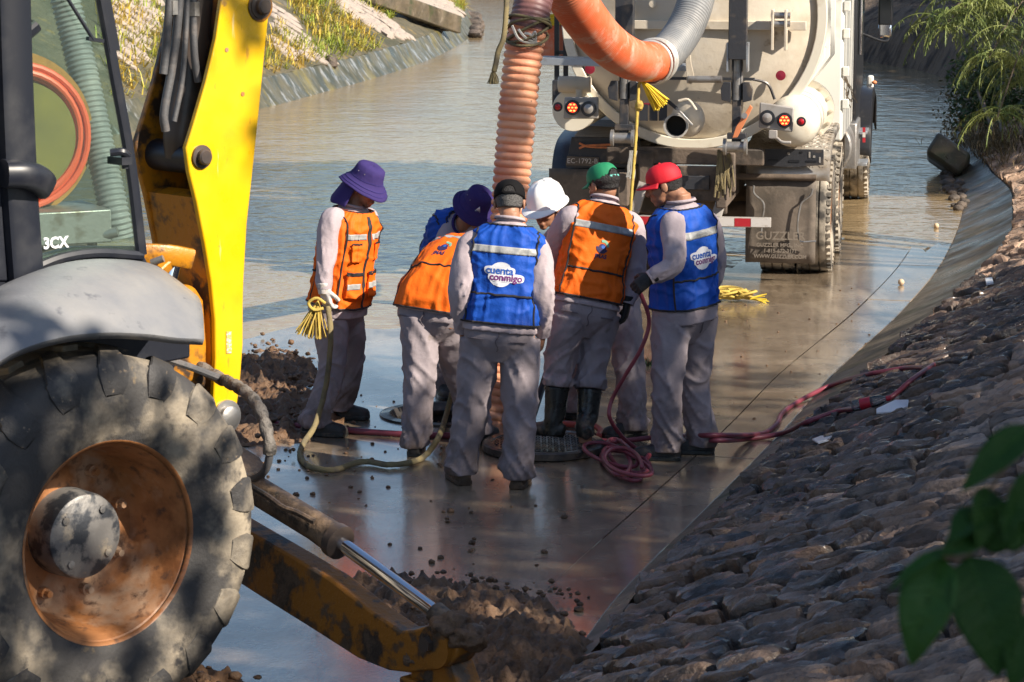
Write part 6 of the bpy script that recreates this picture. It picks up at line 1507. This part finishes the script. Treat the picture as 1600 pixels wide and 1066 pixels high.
tag(gb.build('dry_grass', mt['brush'], smooth=0, fix=False), 'brownish dry grass along the top of the stones', kind='stuff')
# feathery drooping tree on the right
ft_ = thing('feathery_tree', 'feathery tree with long drooping yellow green fronds at the top right', 'tree', hit(1596, 215))
fb = MB(); tw_ = MB(); g = random.Random(5)
nodes = [(1478, 22, 31), (1470, 44, 31), (1500, 8, 32), (1530, 12, 31), (1548, -10, 31), (1588, 20, 31), (1596, 55, 30.5), (1562, 60, 32), (1545, 90, 30.5), (1585, 105, 30.5), (1558, 184, 30), (1600, 130, 31), (1515, 40, 33), (1575, -20, 32), (1605, 0, 31), (1490, -15, 32)]
trunk0 = Vector(ft_.location)
top = at(1660, -60, 31.5)
for (x, y, Y) in nodes:
    c = at(x, y, Y); tw_.tube([c, c.lerp(top, .4) + V3(0, 0, .15), top], .009, 5, 14)
    nf = 20
    for k in range(nf):
        a = g.uniform(-2.8, .35); d = V3(math.cos(a) * .55 + g.uniform(-.25, .1), g.uniform(-.5, .5), -.1 + .45 * g.random()).normalized(); ln = g.uniform(.35, .8); pr = [c + (top - c) * .06 * g.random()]
        for j in range(7):
            pr.append(pr[-1] + d * ln / 7); d = (d + V3(0, 0, -.30)).normalized()
        fb.tube(pr, .0050, 3, 14)
        for j in range(1, 8):
            for q in range(5):
                p = pr[j].lerp(pr[j - 1], g.random()); blade(fb, p, (V3(g.uniform(-.7, .7), g.uniform(-.7, .7), -.9)).normalized(), g.uniform(.03, .07), .0045)
fb.build('fronds', mt['frond'], ft_, smooth=0, fix=False)
tw_.tube([trunk0 - ZZ * .2, trunk0.lerp(top, .5) + V3(.15, 0, 0), top], .07, 8, 16); tw_.build('trunk', mt['wood'], ft_)
tf = MB(); p = gnd(1010, 570)
for k in range(60): blade(tf, p + V3(g.uniform(-.06, .06), g.uniform(-.1, .1), 0), V3(g.uniform(-.6, .6), g.uniform(-.6, .6), .8).normalized(), g.uniform(.03, .07), .006)
tag(tf.build('weed_tuft', mt['leaf'], smooth=0, fix=False), 'small green weed on the lit floor behind the red capped man', 'weed')
# broad leaves close to the camera, bottom right
lb = thing('leafy_branch', 'branch with large dark green leaves hanging close in the lower right corner', 'branch', at(1640, 800, 2.3))
def bigleaf(base, tip, width, facing, fold=.25, mat='bigleaf', droop=.1):
    base, tip = Vector(base), Vector(tip); d = tip - base; L_ = d.length; d.normalize(); n = Vector(facing); n = (n - d * n.dot(d)).normalized(); s = d.cross(n); rows = []
    for i in range(15):
        t = i / 14; w_ = width * (math.sin(math.pi * min(1, t ** .75 * 1.0)) ** .8 * (1 - .25 * t) + .002); r = []
        for k in range(9):
            u = k / 4 - 1; r.append(base + d * L_ * t + s * u * w_ + n * (fold * w_ * abs(u) + droop * L_ * math.sin(math.pi * t) + .05 * w_ * math.sin(t * 26 + abs(u) * 4)))
        rows.append(r)
    o = MB().grid(rows).build('leaf', mt[mat], lb, smooth=180, solid=.0006)
    MB().loft([base + d * L_ * t + n * (droop * L_ * math.sin(math.pi * t) + .0005) for t in [i / 12 * .95 for i in range(13)]], lambda t: .0012 * (1.1 - t), 6)
    mv = MB(); mv.loft([base + d * L_ * t + n * (droop * L_ * math.sin(math.pi * t) + .0005) for t in [i / 12 * .95 for i in range(13)]], lambda t: .0012 * (1.1 - t), 6)
    for i in range(2, 12):
        for sg in (-1, 1):
            pv = []
            for q in range(4):
                t = min(.97, i / 13 + .035 * q); u = sg * q / 3 * .9; w_ = width * (math.sin(math.pi * min(1, t ** .75)) ** .8 * (1 - .25 * t)); pv.append(base + d * L_ * t + s * u * w_ + n * (fold * w_ * abs(u) + droop * L_ * math.sin(math.pi * t) + .05 * w_ * math.sin(t * 26 + abs(u) * 4) + .0006))
            mv.loft(pv, .0005, 4)
    mv.build('midrib', mt['youngleaf'], o)
D_ = 2.25; ld = lambda x, y, o=0: at(x, y, D_ + o)
for a in [((1472, 868), (1424, 1042), .027, (-.35, -.9, .1), 'youngleaf'), ((1512, 868), (1560, 1060), .036, (.2, -1, .15), 'bigleaf'), ((1612, 668), (1502, 770), .017, (-.3, -.9, .5), 'bigleaf'), ((1545, 800), (1482, 850), .018, (-.5, -.6, .6), 'bigleaf'),
          ((1520, 842), (1600, 790), .024, (0, -1, .2), 'bigleaf'), ((1540, 760), (1526, 860), .018, (.3, -.9, 0), 'bigleaf'), ((1605, 850), (1560, 780), .022, (.1, -1, .2), 'bigleaf'), ((1600, 960), (1578, 1080), .022, (.2, -.9, .1), 'bigleaf'), ((1490, 858), (1388, 925), .008, (-.5, -.5, .7), 'youngleaf'),
          ((1530, 830), (1470, 868), .016, (-.3, -.9, .3), 'bigleaf'), ((1620, 740), (1560, 830), .02, (.2, -1, 0), 'bigleaf')]:
    bigleaf(ld(*a[0]), ld(*a[1], -.02), a[2], a[3], mat=a[4])
MB().tube([ld(1640, 760), ld(1560, 800), ld(1512, 868), ld(1470, 870)], .0022, 6).build('stem', mt['wood'], lb)
MB().tube([ld(1640, 640), ld(1600, 690), ld(1545, 770), ld(1530, 840)], .0022, 6).build('stem', mt['wood'], lb)
# ------------------------------------------------------------------ trees on the right bank, out of frame, whose crowns shade the near floor
LIT = [(-.2, 16.55), (-.6, 16.5), (-.95, 15.5), (-1.3, 15.25), (-2.6, 15.9), (-3.5, 17.3), (-3.5, 18.4), (-2.5, 18.4), (-2.0, 18.0), (-1.3, 18.25), (-.3, 17.35)]
def shade(x, y):
    if inpoly(x, y, LIT): return 0
    if y < 7.5: return 1 if -4.5 < x < 3.5 else 0
    if y < 15.4:
        if x < -1.75:
            if 12.2 < y < 15.0: return .08 if x < -1.9 else .3
            return .33
        return 1
    if y < 17.2: return 1 if x > -2.4 else 0
    if y < 19.3:
        if x < .9: return 0 if (18.5 < y < 18.9 and -2.2 < x < -.5) or x < -2.6 else 1
        if 18.2 < y < 18.6 and x < 1.75: return 1
        return 1 if x > 2.35 + (y - 17) * .15 else 0
    if y < 22: return 1 if x > 2.9 + (y - 19.3) * .25 else 0
    if x > 3.9 and 31 < y < 60: return .85
    if -6 < x < -.2 and 26.8 < y < 34.5 and noise.noise(Vector((x * .5, y * .9, 2))) > -.28: return .9
    return 0
TREES = [(9.5, 3.5), (9.0, 8.5), (11.0, 13.0), (13.0, 19.5), (16.5, 26.0), (19.5, 34.0)]
crown = [MB() for _ in TREES]; tops = [[] for _ in TREES]; g = random.Random(3)
sh = Vector((SUN.x / SUN.z, SUN.y / SUN.z))
step = .46; gx = -6.5
while gx < 9:
    gy = 1.5
    while gy < 60:
        big = gy > 26; x, y = gx + g.uniform(-.2, .2), gy + g.uniform(-.2, .2); dn = shade(x, y)
        if dn > 0 and (dn >= 1 or g.random() < dn):
            for tries in range(8):
                h = g.uniform(6.0, 9.5) + tries * .5; c = V3(x + sh.x * h, y + sh.y * h, h); q = proj(c)
                if q[2] > 1 and not (-120 < q[0] < 1740 and -140 < q[1] < 1200): break
                if q[2] <= 1: break
            else: c = None
            if c is not None:
                k = min(range(len(TREES)), key=lambda i: (TREES[i][0] - c.x) ** 2 + (TREES[i][1] - c.y) ** 2); tops[k].append(c); n_ = 105 if big else (62 if dn >= 1 else 40); r_ = .58 if big else (.42 if dn >= 1 else .30)
                for _ in range(n_):
                    v = V3(g.gauss(0, 1), g.gauss(0, 1), g.gauss(0, 1)).normalized() * r_ * g.random() ** .45; leafquad(crown[k], c + v, g.uniform(.14, .26), g, .62)
        gy += step * (1.5 if big else 1)
    gx += step
for k, (x, y) in enumerate(TREES):
    if not tops[k]: continue
    root = thing('shade_tree', 'tree %s on top of the right bank, its crown shading the channel' % ['behind the camera', 'nearest the big leaves', 'opposite the backhoe', 'opposite the workers', 'opposite the tanker', 'beyond the feathery tree'][k], 'tree', (x, y, 2.2), 'shade trees along the right bank')
    crown[k].build('crown', mt['leaf'], root, smooth=0, fix=False)
    tr = MB(); fork = V3(x, y, 5.2); tr.loft(cr([V3(x, y, 1.8), V3(x + .1, y, 4), fork], 10), lambda t: .22 - .06 * t, 10)
    for c in tops[k][::max(1, len(tops[k]) // 14)]: tr.tube([fork - ZZ * .2, fork.lerp(c, .5) + V3(0, 0, .3), c], .05, 6, 10)
    tr.build('trunk', mt['wood'], root)
print('leaves', sum(len(c.f) for c in crown))
